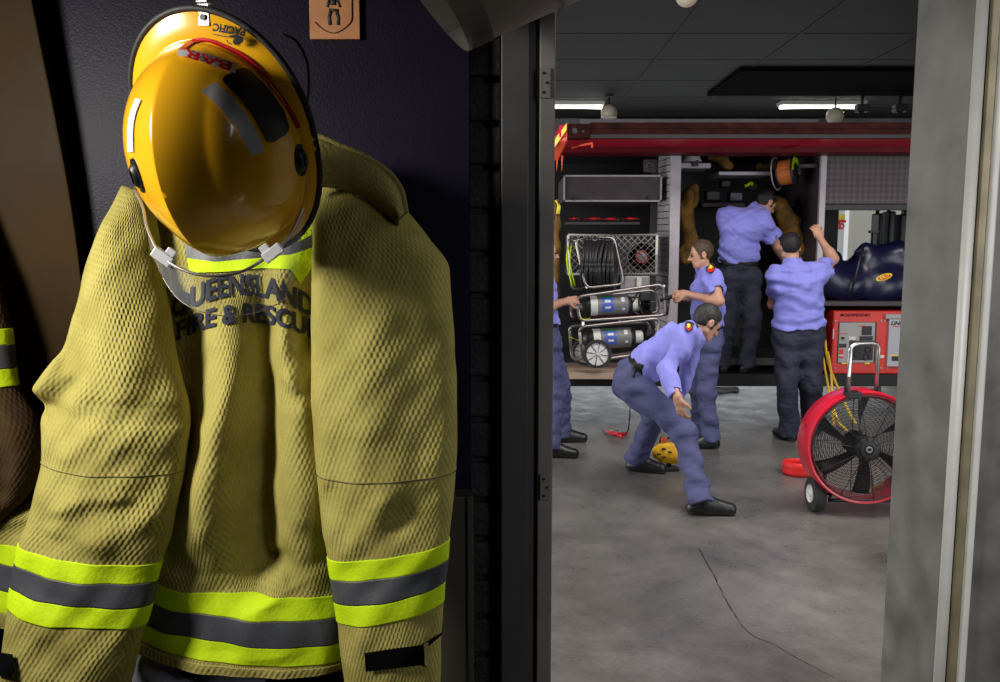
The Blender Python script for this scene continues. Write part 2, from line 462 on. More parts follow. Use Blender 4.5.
mat('chrome', (.60, .60, .59), .28, metal=1.)
mat('clear', (.62, .64, .68), .12, alpha=.20, spec=.6)
mat('clip', (.75, .76, .80), .25, alpha=.75)
mat('hel_yellow', (.90, .45, .012), .24, var=.06, vscale=5, coat=.6, spec=.5, rvar=.05)
mat('hel_red', (.55, .01, .015), .3)
mat('white_label', (.55, .55, .56), .4)
mat('silver_tape', (.60, .60, .63), .38, metal=.15)
waffle('coat', (.385, .335, .095), (.30, .26, .07))
waffle('coat_tan', (.055, .032, .014), (.038, .022, .010), strength=.5)
mat('hiviz', (.56, .78, .008), .7, spec=.2, var=.08, vscale=25, bump=.15, bscale=120)
mat('tape_grey', (.060, .063, .075), .5, var=.1, vscale=20, bump=.1, bscale=100)
mat('coat_ink', (.016, .018, .040), .8)
mat('seam', (.04, .034, .012), .9)
mat('velcro', (.003, .003, .0035), .95, spec=.05)
mat('thread', (.33, .28, .10), .8)
mat('trouser_grey', (.36, .36, .46), .8, bump=.3, bscale=25)
mat('trouser_black', (.004, .004, .005), .95, spec=.05)
mat('plaque', (.45, .19, .075), .55, var=.12, vscale=30)
mat('ink', (.03, .022, .02), .6)
mat('ceil_dark', (.05, .05, .052), .8)

YW = 1.78      # front face of the passage wall
def drape(name, bm, target, m, parent, off=.0012):
    """Picture-frame outline cut in 2-D laid once onto the real curved surface it is printed on."""
    me = target.data; mw = Matrix.Translation(sum((Vector(q.location) for q in chain(target)), Vector()))
    bvh = BVHTree.FromPolygons([mw @ v.co for v in me.vertices], [tuple(p.vertices) for p in me.polygons])
    o = Vector((0, 0, EYE)); dead = []
    for v in bm.verts:
        d = ray(v.co.x, v.co.y).normalized(); loc, nn, _, dist = bvh.ray_cast(o, d)
        if loc is None: dead.append(v); continue
        v.co = loc - d*off*2 + (nn if nn.dot(d) < 0 else -nn)*off
    if dead: bmesh.ops.delete(bm, geom=dead, context='VERTS')
    return obj(name, bm, m, parent, smooth=True)
def chain(o):
    out = []
    while o is not None: out.append(o); o = o.parent
    return out
def px_poly(poly, step=4):
    bm = bmesh.new(); bm.faces.new([bm.verts.new((x, y, 0)) for x, y in poly]); bmesh.ops.triangulate(bm, faces=bm.faces)
    for _ in range(7):
        es = [e for e in bm.edges if e.calc_length() > step]
        if not es: break
        bmesh.ops.subdivide_edges(bm, edges=es, cuts=1); bmesh.ops.triangulate(bm, faces=[f for f in bm.faces if len(f.verts) > 3])
    return bm
def px_strip(line, w, n=6):
    pts = catmull(line, n); bm = bmesh.new(); prev = None
    for i, p in enumerate(pts):
        t = pts[min(i+1, len(pts)-1)]-pts[max(i-1, 0)]; t = t/np.linalg.norm(t); nn = np.array([-t[1], t[0]])
        ww = (w if not isinstance(w, tuple) else w[0]+(w[1]-w[0])*i/(len(pts)-1))/2
        a = [bm.verts.new((*(p+nn*ww*k), 0)) for k in (-1, 0, 1)]
        if prev:
            for k in (0, 1): bm.faces.new((prev[k], prev[k+1], a[k+1], a[k]))
        prev = a
    return bm
def px_text(s, c, size, ang, bold=0., shear=0., sx=1., step=3, warp=None):
    """Text in picture coordinates (y down) turned by ang degrees clockwise."""
    bm = text2d(s, size, bold*size, shear, maxedge=step); ca, sa = math.cos(R(ang)), math.sin(R(ang))
    for v in bm.verts:
        x, y = v.co.x*sx, -v.co.y
        if warp: x, y = warp(x, y)
        v.co = (c[0]+x*ca-y*sa, c[1]+x*sa+y*ca, 0)
    return bm

# ---------------------------------------------------------------- passage shell
def sb(name, a, b, m, bev=0.):
    bm = B(); box(bm, a, b, bev); return struct(obj(name, bm, m))
xj = P(553, 340, YW).x; xr = .907
sb('wall_left', (-2.45, -1.2, 0), (-2.3, YW, 2.9), 'wall_dark')
sb('wall_coats', (-2.3, YW, 0), (P(470, 340, YW).x, YW+.12, 2.9), 'wall_dark')
sb('wall_behind', (-2.3, -1.35, 0), (2.3, -1.2, 2.9), 'wall_dark')
sb('wall_lintel', (-.07, YW+.0, 2.45), (1.5, YW+.2, 2.9), 'wall_dark')
sb('wall_right', (2.15, -1.2, 0), (2.3, YW+.2, 2.9), 'wall_dark')
sb('floor_passage', (-2.45, -1.35, -.12), (2.3, YW+.12, 0), 'ceil_dark')
sb('ceiling_passage', (-2.45, -1.35, 2.9), (2.3, YW+.2, 3.02), 'ceil_dark')
# brick return beside the door frame
bm = B(); x0, x1 = P(470, 340, YW+.06).x, P(503, 340, YW+.06).x
box(bm, (x0-.05, YW+.06, 0), (x1+.02, YW+.2, 2.9))
z = .02; k = 0
while z < 2.86:
    box(bm, (x0-.02, YW+.045, z), (x1-.004, YW+.07, z+.083), .006); z += .096; k += 1
struct(obj('wall_brick', bm, 'brick_dark'))
# door frame: dark face, groove, paler stop strip with hinge leaves
bm = B()
xa, xb, xc, xd = [P(q, 340, YW+.02).x for q in (501, 528, 538, 553)]
box(bm, (xa, YW+.0, 0), (xb, YW+.2, 2.45), .003); box(bm, (xb-.002, YW+.02, 0), (xc+.003, YW+.2, 2.45))
struct(obj('trim_jamb', bm, 'jamb_paint'))
bm = B(); box(bm, (xc, YW+.005, 0), (xd, YW+.2, 2.45), .003); struct(obj('trim_stop', bm, 'jamb_light'))
for (y0, y1, lab) in ((68, 98, 'painted steel hinge leaf high on the pale door stop'), (474, 500, 'painted steel hinge leaf low on the pale door stop')):
    a, c = P(540, y1, YW), P(550.5, y0, YW); t = thing('door_hinge', lab, 'hinge', (a.x, YW+.005, a.z))
    bm = B(); box(bm, (a.x, YW-.002, a.z), (c.x, YW+.0055, c.z), .001); obj('leaf', bm, 'jamb_light', t)
    for q in (.18, .5, .82):
        bm = B(); cyl(bm, (a.x+(c.x-a.x)*(.35 if q != .5 else .68), YW-.0045, a.z+(c.z-a.z)*q), (a.x+(c.x-a.x)*(.35 if q != .5 else .68), YW-.001, a.z+(c.z-a.z)*q), .0032, seg=10); obj('screw', bm, 'black', t)
# steel reveal on the other side and its moulded front
bm = B(); box(bm, (xr, 1.585, 0), (xr+.2, 1.808, 2.45), .004); struct(obj('trim_steel_reveal', bm, 'steel'))
bm = B()
tube(bm, [(xr+.013, 1.588, 0), (xr+.013, 1.588, 2.45)], .0125, 16, flat=((0, 1, 0), .7)); struct(obj('trim_steel_edge', bm, 'steel_edge_lit'))
bm = B(); box(bm, (xr+.0255, 1.574, 0), (xr+.041, 1.60, 2.45), .001); struct(obj('trim_brass_strip', bm, 'brass'))
bm = B(); box(bm, (xr+.041, 1.566, 0), (xr+.056, 1.62, 2.45), .004); struct(obj('trim_bright_bead', bm, 'steel_edge_lit'))
bm = B(); box(bm, (xr+.056, 1.578, 0), (2.15, 1.7, 2.9), .002); struct(obj('wall_steel_cladding', bm, 'steel'))

# ---------------------------------------------------------------- sheet-metal duct overhead
t = thing('duct', 'dull galvanised round duct end low under the passage ceiling', 'duct', P(500, -30, 1.5))
e1 = P(470, 47, 1.45); axd = Vector((.92, .0, .39)).normalized(); cutn = Vector((.80, 0, .60)).normalized()   # normal of the slanting end
y_ = Vector((0, 1, 0)); zr_ = axd.cross(y_).normalized(); zr_ = zr_ if zr_.z > 0 else -zr_; yr_ = axd.cross(zr_).normalized()
def duct(r, s0, s1, m, nm, par):
    bm = B(); rings = []; RD = .20; cen = e1+zr_*RD
    for s_ in (s0, s1):
        ring = []
        for k in range(56):
            a = 2*math.pi*k/56; p = cen+(zr_*math.cos(a)+yr_*math.sin(a))*r
            tt = -((p-e1).dot(cutn))/axd.dot(cutn); ring.append(p+axd*(tt+s_))
        rings.append([bm.verts.new(v) for v in ring])
    A, C = rings
    for k in range(56): bm.faces.new((A[k], A[(k+1) % 56], C[(k+1) % 56], C[k]))
    bmesh.ops.solidify(bm, geom=bm.faces[:], thickness=.003)
    return obj(nm, bm, m, par, smooth=True)
duct(.197, .0, 1.0, 'galv', 'pipe', t); duct(.200, -.002, .045, 'galv', 'collar', t); duct(.2, .17, .18, 'galv', 'seam_bead', t)

# ---------------------------------------------------------------- orange plaque
a, c = P(309, 38, YW-.02), P(358, -30, YW-.02)
t = thing('plaque', 'small orange plaque with a firefighter drawing on dark wall', 'plaque', (a.x, YW, a.z))
bm = B(); box(bm, (a.x, YW-.012, a.z), (c.x, YW, c.z), .001); bd = obj('board', bm, 'plaque', t)
def pl(x, y): q = P(x, y, YW-.0135); return (q.x, YW-.0135, q.z)
bm = B(); pts = [pl(351.8, -25), pl(351.8, 5), pl(351.5, 20), pl(347, 26), pl(340, 31), pl(333, 33), pl(326, 31), pl(320, 27), pl(315, 22)]
tube(bm, [Vector(q) for q in catmull(pts, 4)], [.0012]*30+[.0010]*3 if False else .0011, 6); obj('outline', bm, 'ink', bd)
bm = B()
for pp, r in (([(333, -2), (333, 5)], .0055), ([(329, 0), (327, 7)], .0025), ([(337, 0), (340, 7)], .0025), ([(331, 10), (329, 17), (330, 25)], .0032), ([(336, 10), (338, 17), (338, 25)], .0032), ([(329, 9.5), (338, 10.5)], .0028)):
    tube(bm, [pl(*q) for q in pp], r, 8, flat=((0, 1, 0), .3))
obj('figure', bm, 'ink', bd)

# ---------------------------------------------------------------- coat hooks on a rail
def hook(px, py, lab):
    q = P(px, py, YW); t = thing('coat_hook', lab, 'hook', (q.x, YW, q.z))
    bm = B(); box(bm, (q.x-.012, YW-.006, q.z-.04), (q.x+.012, YW, q.z+.04), .002); obj('plate', bm, 'chrome', t)
    bm = B(); tube(bm, catmull([(q.x, YW-.004, q.z+.01), (q.x, YW-.05, q.z-.02), (q.x, YW-.11, q.z-.005), (q.x, YW-.12, q.z+.03)], 5), .006, 10); obj('prong', bm, 'chrome', t)
hook(240, 120, 'steel coat hook on the dark wall behind the yellow helmet')

# ---------------------------------------------------------------- the yellow turnout coat
coat = thing('turnout_coat', 'yellow waffle-weave firefighting coat with lime and grey bands hanging on wall', 'coat', P(230, 400, 1.6))
back = Loft([(120, 400, 330, 400, 1.69, .03), (62, 470, 330, 440, 1.69, .035), (30, 500, 330, 500, 1.69, .035), (-6, 520, 330, 520, 1.68, .04), (-22, 545, 330, 560, 1.68, .045), (-28, 605, 330, 625, 1.67, .05), (-28, 619, 330, 640, 1.67, .05)],
            [([(30, 495), (15, 515), (-5, 519)], 4, .012), ([(45, 520), (20, 530), (0, 560), (-8, 620)], 7, -.012)], seed=3)
o_back = back.mesh('back_panel', 'coat', coat, per=1)
body = Loft([(172, 150, 318, 150, 1.66, .05), (158, 200, 330, 190, 1.65, .05), (148, 250, 336, 250, 1.64, .065), (140, 310, 344, 310, 1.63, .075), (136, 370, 352, 370, 1.62, .08),
             (136, 430, 352, 430, 1.61, .085), (136, 490, 350, 490, 1.60, .09), (146, 540, 350, 555, 1.60, .095), (146, 570, 352, 592, 1.60, .10), (139, 624, 354, 648, 1.59, .10), (136, 640, 355, 660, 1.59, .10)],
            [([(300, 250), (286, 300), (262, 370), (240, 430), (222, 490), (205, 560)], (9, 30), .050),
             ([(215, 285), (232, 300), (240, 320), (225, 360)], 10, .014),
             ([(150, 300), (188, 330), (186, 400), (180, 450), (160, 560)], (18, 22), -.045),
             ([(276, 270), (271, 340), (268, 420), (265, 480), (268, 545), (290, 585)], (9, 19), -.095),
             ([(306, 290), (300, 345), (312, 400), (318, 470), (312, 560)], (7, 20), .036),
             ([(292, 372), (302, 392), (312, 402)], 4, -.012), ([(300, 365), (312, 385)], 4, .010),
             ([(268, 560), (282, 568), (296, 560)], 6, .014), ([(196, 500), (190, 560), (180, 620)], 14, .010),
             ([(236, 560), (240, 640)], 14, -.008), ([(280, 575), (286, 645)], 15, .010)], seed=1, noise=.0025)
o_body = body.mesh('front_panel', 'coat', coat, per=1.5, seg=260)
lsl = Loft([(124, 186, 152, 196, 1.60, .03), (104, 225, 158, 238, 1.57, .045), (88, 265, 164, 285, 1.55, .055), (76, 312, 172, 335, 1.53, .06), (64, 348, 180, 375, 1.52, .065),
            (46, 374, 187, 398, 1.51, .07), (37, 389, 189, 408, 1.51, .07), (47, 404, 189, 420, 1.51, .072), (44, 420, 188, 432, 1.50, .074), (44, 458, 184, 468, 1.49, .076), (37, 490, 177, 504, 1.47, .066), (29, 520, 171, 537, 1.465, .060),
            (21, 542, 162, 561, 1.46, .056), (9, 604, 146, 623, 1.45, .054), (5, 640, 138, 652, 1.45, .054), (0, 684, 130, 690, 1.45, .054), (-6, 745, 124, 748, 1.45, .052)],
           [([(128, 200), (118, 260), (128, 330), (150, 400)], 16, .010), ([(100, 250), (84, 320), (70, 372)], 10, -.008),
            ([(70, 352), (52, 378), (40, 390)], 6, .016), ([(95, 372), (66, 398), (50, 408)], 6, -.014),
            ([(180, 478), (120, 502), (60, 540)], 9, -.010), ([(178, 505), (120, 530), (50, 520)], 7, .009), ([(170, 440), (120, 430), (70, 450)], 9, .007), ([(150, 490), (110, 488), (62, 505)], 5, .007),
            ([(40, 590), (90, 640), (120, 680)], 12, .006)], seed=5, noise=.003)
o_lsl = lsl.mesh('sleeve', 'coat', coat, per=1.5, seg=200)
rsl = Loft([(318, 146, 342, 152, 1.64, .03), (314, 172, 376, 182, 1.62, .05), (313, 200, 408, 212, 1.60, .06), (313, 235, 430, 240, 1.58, .07), (313, 262, 446, 262, 1.57, .075), (313, 285, 450, 283, 1.56, .08), (313, 330, 454, 330, 1.55, .085), (313, 400, 457, 400, 1.54, .09),
            (317, 470, 456, 468, 1.53, .09), (322, 523, 452, 509, 1.51, .066), (328, 556, 449, 538, 1.505, .06), (337, 617, 444, 598, 1.50, .058), (341, 652, 441, 638, 1.50, .058), (346, 690, 440, 684, 1.50, .058), (350, 745, 438, 740, 1.50, .056)],
           [([(322, 180), (330, 280), (322, 400), (330, 470)], 10, .012), ([(380, 190), (420, 250), (440, 330)], 12, .008), ([(365, 260), (372, 360), (385, 440)], 22, .012), ([(410, 300), (425, 400), (420, 460)], 14, -.010),
            ([(326, 480), (350, 500), (372, 540)], 10, -.010), ([(400, 478), (378, 505), (352, 540)], 7, .011), ([(440, 478), (418, 500), (395, 530)], 8, -.009), ([(350, 620), (400, 640), (438, 625)], 9, .007)], seed=8, noise=.003)
o_rsl = rsl.mesh('sleeve', 'coat', coat, per=1.5, seg=200)
def bands(L, o, y0, y1, side, w=.335, ph=None):
    """lime / grey / lime tape between picture heights y0..y1 measured at the given side."""
    a, c = L.vat(y0, side), L.vat(y1, side); n = c-a
    L.mesh('lime_band', 'hiviz', o, a, a+n*w, .0022, 160, 6, wob=.02)
    L.mesh('grey_band', 'tape_grey', o, a+n*w, a+n*(1-w), .0026, 160, 6, wob=.02)
    L.mesh('lime_band', 'hiviz', o, a+n*(1-w), c, .0022, 160, 6, wob=.02)
bands(lsl, o_lsl, 551, 613, .5); bands(rsl, o_rsl, 547, 609, .5); bands(body, o_body, 572, 634, .3); bands(back, o_back, 543, 606, 0.1)
# yoke band behind the helmet
for poly, m in (([(185, 236), (212, 246), (290, 240), (317, 226), (317, 246), (290, 255), (215, 262), (187, 258)], 'tape_grey'), ([(187, 258), (215, 262), (290, 255), (317, 246), (316, 262), (300, 284), (290, 270), (262, 268), (225, 272), (190, 273)], 'hiviz'),
                ([(184, 224), (212, 234), (212, 248), (186, 240)], 'hiviz'), ([(298, 218), (317, 214), (317, 232), (298, 242)], 'hiviz')):
    drape('yoke_band', px_poly(poly), o_body, m, o_body, .0018)
# printed words
def warp1(x, y): return x, y+.0012*(x-4)**2
drape('lettering', px_text('QUEENSLAND', (243, 286), 29, 0, .03, 0, .76, warp=lambda x, y: (x, y+.0048*x*x)), o_body, 'coat_ink', o_body, .0016)
drape('lettering', px_text('FIRE & RESCUE', (247, 314), 26, 0, .032, 0, .84, warp=lambda x, y: (x, y+.0038*x*x)), o_body, 'coat_ink', o_body, .0016)
# seams, cuff straps, hem stitching
for L, o, y in ((lsl, o_lsl, 465), (rsl, o_rsl, 470)):
    a = L.vat(y, .5); L.mesh('seam', 'seam', o, a, a+.09, .0012, 160, 40); L.mesh('seam', 'thread', o, a-.14, a-.12, .0010, 160, 40)
for L, o, y in ((body, o_body, 637.5), (back, o_back, 610)):
    a = L.vat(y, .3); L.mesh('hem', 'coat', o, a, L.nv-1, .0045, 200, 8)
bm = px_poly([(365, 652), (423, 644), (440, 632), (441, 634), (425, 648), (425, 664), (366, 671)]); drape('cuff_strap', bm, o_rsl, 'velcro', o_rsl, .003)
drape('strap_loop', px_poly([(423, 643), (427, 641), (427, 655), (429, 667), (424, 664)]), o_rsl, 'thread', o_rsl, .0045)
drape('cuff_strap', px_poly([(3, 652), (15, 654), (14, 677), (-2, 675)]), o_lsl, 'velcro', o_lsl, .004)
# upturned collar on the right shoulder
outer = catmull([(300, 150), (316, 137), (340, 146), (366, 157), (388, 172), (401, 190), (406, 213)], 6); inner = catmull([(306, 190), (318, 186), (338, 188), (360, 194), (376, 204), (388, 216), (398, 226)], 6)
bm = B(); prev = None
for a, c in zip(outer, inner):
    A, C = P(*a, 1.535), P(*c, 1.53); mid = (A+C)/2+Vector((0, -.035, .0)); ring = []
    n = Vector((0, .5, 1)).normalized()
    pts = [A, A*.7+mid*.3+Vector((0, -.006, 0)), mid, C]; th = .006
    for q in pts: ring.append(bm.verts.new(q+Vector((0, -th, th*.3))))
    for q in pts[::-1]: ring.append(bm.verts.new(q+Vector((0, th, -th*.3))))
    if prev:
        for k in range(len(ring)): bm.faces.new((prev[k], prev[(k+1) % len(ring)], ring[(k+1) % len(ring)], ring[k]))
    else: bm.faces.new(ring)
    prev = ring
bm.faces.new(prev[::-1])
bmesh.ops.subdivide_edges(bm, edges=bm.edges[:], cuts=1, smooth=.5)
mcol = mat('coat_plain', (.30, .255, .08), .85, var=.12, vscale=30, bump=.5, bscale=160, spec=.2)
o_col = obj('collar', bm, 'coat_plain', coat, smooth=True)
bm = B(); tube(bm, [P(*a, 1.527) for a in outer], .0058, 10); obj('collar_piping', bm, 'coat_plain', o_col, smooth=True)

# ---------------------------------------------------------------- clothes hanging below and beside
tr = Loft([(150, 560, 345, 580, 1.68, .05), (135, 620, 350, 640, 1.68, .055), (126, 680, 352, 680, 1.68, .06), (122, 760, 352, 760, 1.68, .06)],
          [([(150, 640), (172, 672), (200, 690)], 9, .03), ([(262, 650), (240, 668), (205, 690)], 10, .035), ([(186, 640), (196, 670), (196, 700)], 9, -.04), ([(275, 640), (290, 700)], 8, -.03)], seed=11, noise=.005)
t = tr.mesh('work_trousers', 'trouser_grey'); tag(t, 'grey crumpled trousers showing under the yellow coat hem', 'trousers')
wb = Loft([(158, 610, 262, 630, 1.60, .03), (150, 640, 262, 646, 1.60, .035), (172, 660, 214, 664, 1.60, .03), (186, 676, 200, 678, 1.60, .01)], seed=2); t2 = wb.mesh('waistband', 'trouser_black', t)
t2.data.transform(Matrix.Translation((0, 0, 0)))
bt = Loft([(262, 600, 352, 610, 1.66, .04), (276, 650, 350, 650, 1.655, .05), (262, 700, 352, 690, 1.65, .055), (255, 760, 352, 760, 1.65, .05)], [([(300, 620), (310, 700)], 9, .02)], seed=21, noise=.005)
t = bt.mesh('black_jacket', 'trouser_black'); tag(t, 'black garment hanging under the right side of yellow coat', 'jacket')
tan = Loft([(-95, 120, -50, 128, 1.70, .025), (-120, 190, -26, 200, 1.69, .045), (-130, 250, -6, 262, 1.68, .055), (-136, 290, 1, 296, 1.67, .06), (-140, 330, 10, 330, 1.67, .065), (-144, 385, 17, 385, 1.67, .065), (-146, 425, 37, 425, 1.66, .065), (-148, 470, 37, 470, 1.66, .065), (-150, 500, 26, 497, 1.66, .06), (-150, 540, -6, 530, 1.66, .055), (-150, 590, -34, 580, 1.66, .055), (-148, 690, -44, 690, 1.66, .05), (-146, 750, -46, 750, 1.66, .05)],
           [([(8, 390), (30, 430), (24, 500)], 8, .015), ([(0, 400), (10, 450), (5, 505)], 7, -.02)], seed=13)
t = thing('tan_coat', 'dark tan firefighting coat with lime stripe at the left edge', 'coat', P(-30, 380, 1.68))
o = tan.mesh('shell', 'coat_tan', t); bands(tan, o, 328, 385, 1.0, .31)

# leaning brown sheet-metal door and low board
t = thing('locker_door', 'brown scuffed metal locker door leaning beside the yellow coat', 'door', P(20, 300, 1.55))
bm = B(); prev = None; edge = catmull([(24, -60), (33, 0), (57, 120), (73, 210), (84, 300), (92, 420)], 4); dd = []
for x, y in edge:
    Y = 1.715+.00008*(y+60); r_ = P(x, y, Y); l_ = Vector((-1.35, Y, r_.z)); dd.append(r_)
    ring = [bm.verts.new(v) for v in (l_, r_, r_+Vector((0, .02, 0)), l_+Vector((0, .02, 0)))]
    if prev:
        for k in range(4): bm.faces.new((prev[k], prev[(k+1) % 4], ring[(k+1) % 4], ring[k]))
    else: bm.faces.new(ring)
    prev = ring
bm.faces.new(prev[::-1]); o = obj('door_leaf', bm, 'brown_metal', t)
bm = B(); tube(bm, [v+Vector((-.003, -.002, 0)) for v in dd], .003, 8); obj('rolled_edge', bm, 'brown_metal', t, smooth=True)
a, c = P(438, 760, 1.70), P(473, 494, 1.70)
bm = B(); box(bm, (a.x-.05, 1.68, 0), (c.x, 1.74, c.z), .004); t = thing('low_board', 'dark brown upright board on the floor behind right sleeve', 'board', (c.x-.05, 1.71, 0)); obj('panel', bm, 'board_brown', t)
bm = B(); box(bm, (c.x-.012, 1.672, 0), (c.x+.001, 1.682, c.z+.002), .002); obj('edging', bm, 'board_brown', t)

# ---------------------------------------------------------------- the helmet
HC = P(209, 159, 1.27)
hel = thing('firefighter_helmet', 'glossy yellow firefighting helmet hanging over the yellow coat collar', 'helmet', HC)
U = Vector((-.20, -.80, -.46)).normalized(); Fw = Vector((-.07, -.44, .90)); Fw = (Fw-U*Fw.dot(U)).normalized(); Lt = Fw.cross(U).normalized()
if Lt.x < 0: Lt = -Lt
A_, BF, BB, CH = .135, .165, .166, .158
NT, NS, NB = 160, 48, 12
def hpt(th, s, br):
    c, q = math.cos(th), math.sin(th); b = BF if q > 0 else BB
    r = math.sin(s*math.pi/2)**.95; x, y = A_*c*r, b*q*r; h = CH*math.cos(s*math.pi/2)**.92
    rid = max(0, 1-abs(x)/.06); h2 = h+ .024*rid**1.15*(math.cos(s*math.pi/2)**.35 if s < 1 else 0)
    if br > 0:
        f = max(0, q)
        w = .018+.025*f**1.2+ (.012*max(0, -q)**2)
        x += c*w*br; y += q*w*br; h2 = h-.010*br*br - .004*br
        h2 += .018*f*br*br*0
    return HC+Lt*x+Fw*y+U*(h2-.05)
me = bpy.data.meshes.new('shell'); vs, fs = [], []
rows_ = [(s/NS, 0) for s in range(1, NS+1)]+[(1, b/NB) for b in range(1, NB+1)]
for s, b in rows_:
    for k in range(NT): vs.append(hpt(2*math.pi*k/NT, s, b))
vs.append(hpt(0, 0, 0)); top = len(vs)-1
for i in range(len(rows_)-1):
    for k in range(NT): fs.append((i*NT+k, i*NT+(k+1) % NT, (i+1)*NT+(k+1) % NT, (i+1)*NT+k))
for k in range(NT): fs.append((top, (k+1) % NT, k))
me.from_pydata([tuple(v) for v in vs], [], fs); o_sh = link('shell', me, 'hel_yellow', hel, smooth=True)
bmf = bmesh.new(); bmf.from_mesh(o_sh.data); bmesh.ops.recalc_face_normals(bmf, faces=bmf.faces); bmf.to_mesh(o_sh.data); bmf.free()
md = o_sh.modifiers.new('thick', 'SOLIDIFY'); md.thickness = .004; md.offset = -1
rim = [hpt(2*math.pi*k/80, 1, 1) for k in range(80)]
bm = B(); tube(bm, rim, .0052, 10, closed=True); obj('rim_edging', bm, 'rubber', hel, smooth=True)
bm = B(); n = 24   # harness inside
me = bpy.data.meshes.new('liner'); vs, fs = [], []
for i in range(n+1):
    for k in range(40):
        th = 2*math.pi*k/40; s = i/n*math.pi/2; vs.append(HC+Lt*(.118*math.cos(th)*math.sin(s))+Fw*(.145*math.sin(th)*math.sin(s))+U*(.13*math.cos(s)-.055))
for i in range(n):
    for k in range(40): fs.append((i*40+k, i*40+(k+1) % 40, (i+1)*40+(k+1) % 40, (i+1)*40+k))
me.from_pydata([tuple(v) for v in vs], [], fs); link('liner', me, 'black', hel, smooth=True); bm.free()
hb_ = BVHTree.FromPolygons([v.co+HC for v in o_sh.data.vertices], [tuple(p.vertices) for p in o_sh.data.polygons])
for c_ in ((137, 176), (301, 160)):
    q = None; s_ = 0
    while q is None:
        d_ = ray(c_[0]+s_, c_[1]).normalized(); q, nrm, _, _ = hb_.ray_cast(Vector((0, 0, EYE)), d_); s_ += 1.5 if c_[0] < 200 else -1.5
    if nrm.dot(d_) > 0: nrm = -nrm
    nrm = (nrm*.8+(Lt if c_[0] > 200 else -Lt)*.2).normalized(); q = q-nrm*.006
    bm = B(); xx, yy, _ = frame(nrm, Fw)
    prof = [(0, .013), (.010, .013), (.013, .010), (.014, .007), (.019, .007), (.0205, .002), (.0205, -.01)]
    lathe(bm, prof, q, nrm, 28)
    for v in bm.verts:
        d = v.co-q; v.co += Fw*(d.dot(Fw))*.35
    o = obj('visor_pivot', bm, 'black', hel, angle=35)
    bm = B(); obox(bm, q+nrm*.014, xx, yy, nrm, .002, .009, .0012); obj('screw_slot', bm, 'rubber', o)
# clip on the peak
q = P(205, 13, 1.115)
rimtop = hpt(math.pi/2, 1, 1); q = rimtop.copy(); q.x = P(205, 13, rimtop.y).x
tn = (rimtop-hpt(math.pi/2, 1, .6)).normalized(); nn = Lt.cross(tn).normalized()
if nn.y > 0: nn = -nn
bm = B(); obox(bm, q-tn*.010+nn*.0035, Lt, tn, nn, .0095, .016, .0015, .001); obox(bm, q+tn*.008, Lt, nn, tn, .0095, .008, .0018, .001)
o = obj('edge_clip', bm, 'chrome', hel)
bm = B(); cyl(bm, q-tn*.014+nn*.004, q-tn*.014+nn*.0075, .0045, seg=16); obj('screw', bm, 'black', o)
# decals
c3 = lambda x, y: (180+x/4.546, 20+y/4.546)
drape('red_stripe', px_strip([c3(0, 142), c3(60, 97), c3(120, 92), c3(200, 122), c3(280, 162), c3(350, 218), c3(430, 312), c3(490, 395), c3(540, 490)], (4.5, 5)), o_sh, 'hel_red', o_sh)
lb = drape('name_label', px_strip([(178, 54), (193, 55), (210, 61), (236, 69)], (6, 10)), o_sh, 'white_label', o_sh, .002)
drape('lettering', px_text('BAR', (209, 61), 11.5, 197, .03, 0, 2.3, step=1.5), o_sh, 'hel_red', lb, .003)
drape('black_patch', px_poly([c3(*p) for p in ((262, 223), (290, 219), (318, 228), (400, 310), (470, 410), (495, 485), (490, 508), (478, 522), (425, 556), (405, 556), (393, 545), (330, 430), (262, 345), (200, 287), (193, 272), (200, 258))], 2.5), o_sh, 'rubber', o_sh)
drape('silver_patch', px_poly([c3(*p) for p in ((95, 322), (158, 283), (230, 345), (300, 430), (345, 505), (382, 582), (372, 600), (325, 620), (255, 490), (180, 400))], 2.5), o_sh, 'silver_tape', o_sh)
drape('lettering', px_text('PACIFIC', (230, 29.5), 10, 190, .05, 0, .92, step=1.5), o_sh, 'black', o_sh, .003)
drape('emblem', px_poly([c3(*p) for p in ((225, 72), (262, 66), (290, 78), (292, 96), (276, 112), (252, 112), (243, 100), (256, 92), (250, 80), (232, 80))], 1.5), o_sh, 'black', o_sh, .003)
drape('emblem', px_strip([c3(216, 88), c3(222, 102), c3(240, 110)], 1.0), o_sh, 'ink', o_sh, .002)
drape('emblem', px_strip([c3(150, 64), c3(215, 76), c3(290, 84)], .8), o_sh, 'ink', o_sh)
drape('side_strip', px_strip([(139, 99), (134, 112), (131, 128), (131, 152)], 6), o_sh, 'white_label', o_sh)  # pale strip along the left of the shell
# visor: clear sheet hung from the pivots, its cord edge and two clips
cord = catmull([(134, 188), (143, 208), (148, 230), (162, 256), (186, 271), (214, 276), (243, 271), (268, 256), (288, 238), (303, 208)], 5)
low = catmull([(138, 196), (146, 225), (152, 255), (172, 292), (192, 308), (216, 315), (244, 315), (268, 308), (290, 290), (305, 215)], 5)
n = len(cord); me = bpy.data.meshes.new('visor'); vs, fs = [], []
dep = lambda i: 1.30-.15*math.sin(math.pi*i/(n-1))
for i in range(n):
    for k in range(5):
        t_ = k/4; a = cord[i]*(1-t_)+low[i]*t_; vs.append(tuple(P(a[0], a[1], dep(i)+.05*t_*math.sin(math.pi*i/(n-1)))))
for i in range(n-1):
    for k in range(4): fs.append((i*5+k, i*5+k+1, i*5+k+6, i*5+k+5))
me.from_pydata(vs, [], fs); o_v = link('visor', me, 'clear', hel, smooth=True)
bm = B(); tube(bm, [P(a[0], a[1], dep(i)) for i, a in enumerate(cord)], .0024, 8); obj('visor_bead', bm, 'galv', o_v, smooth=True)
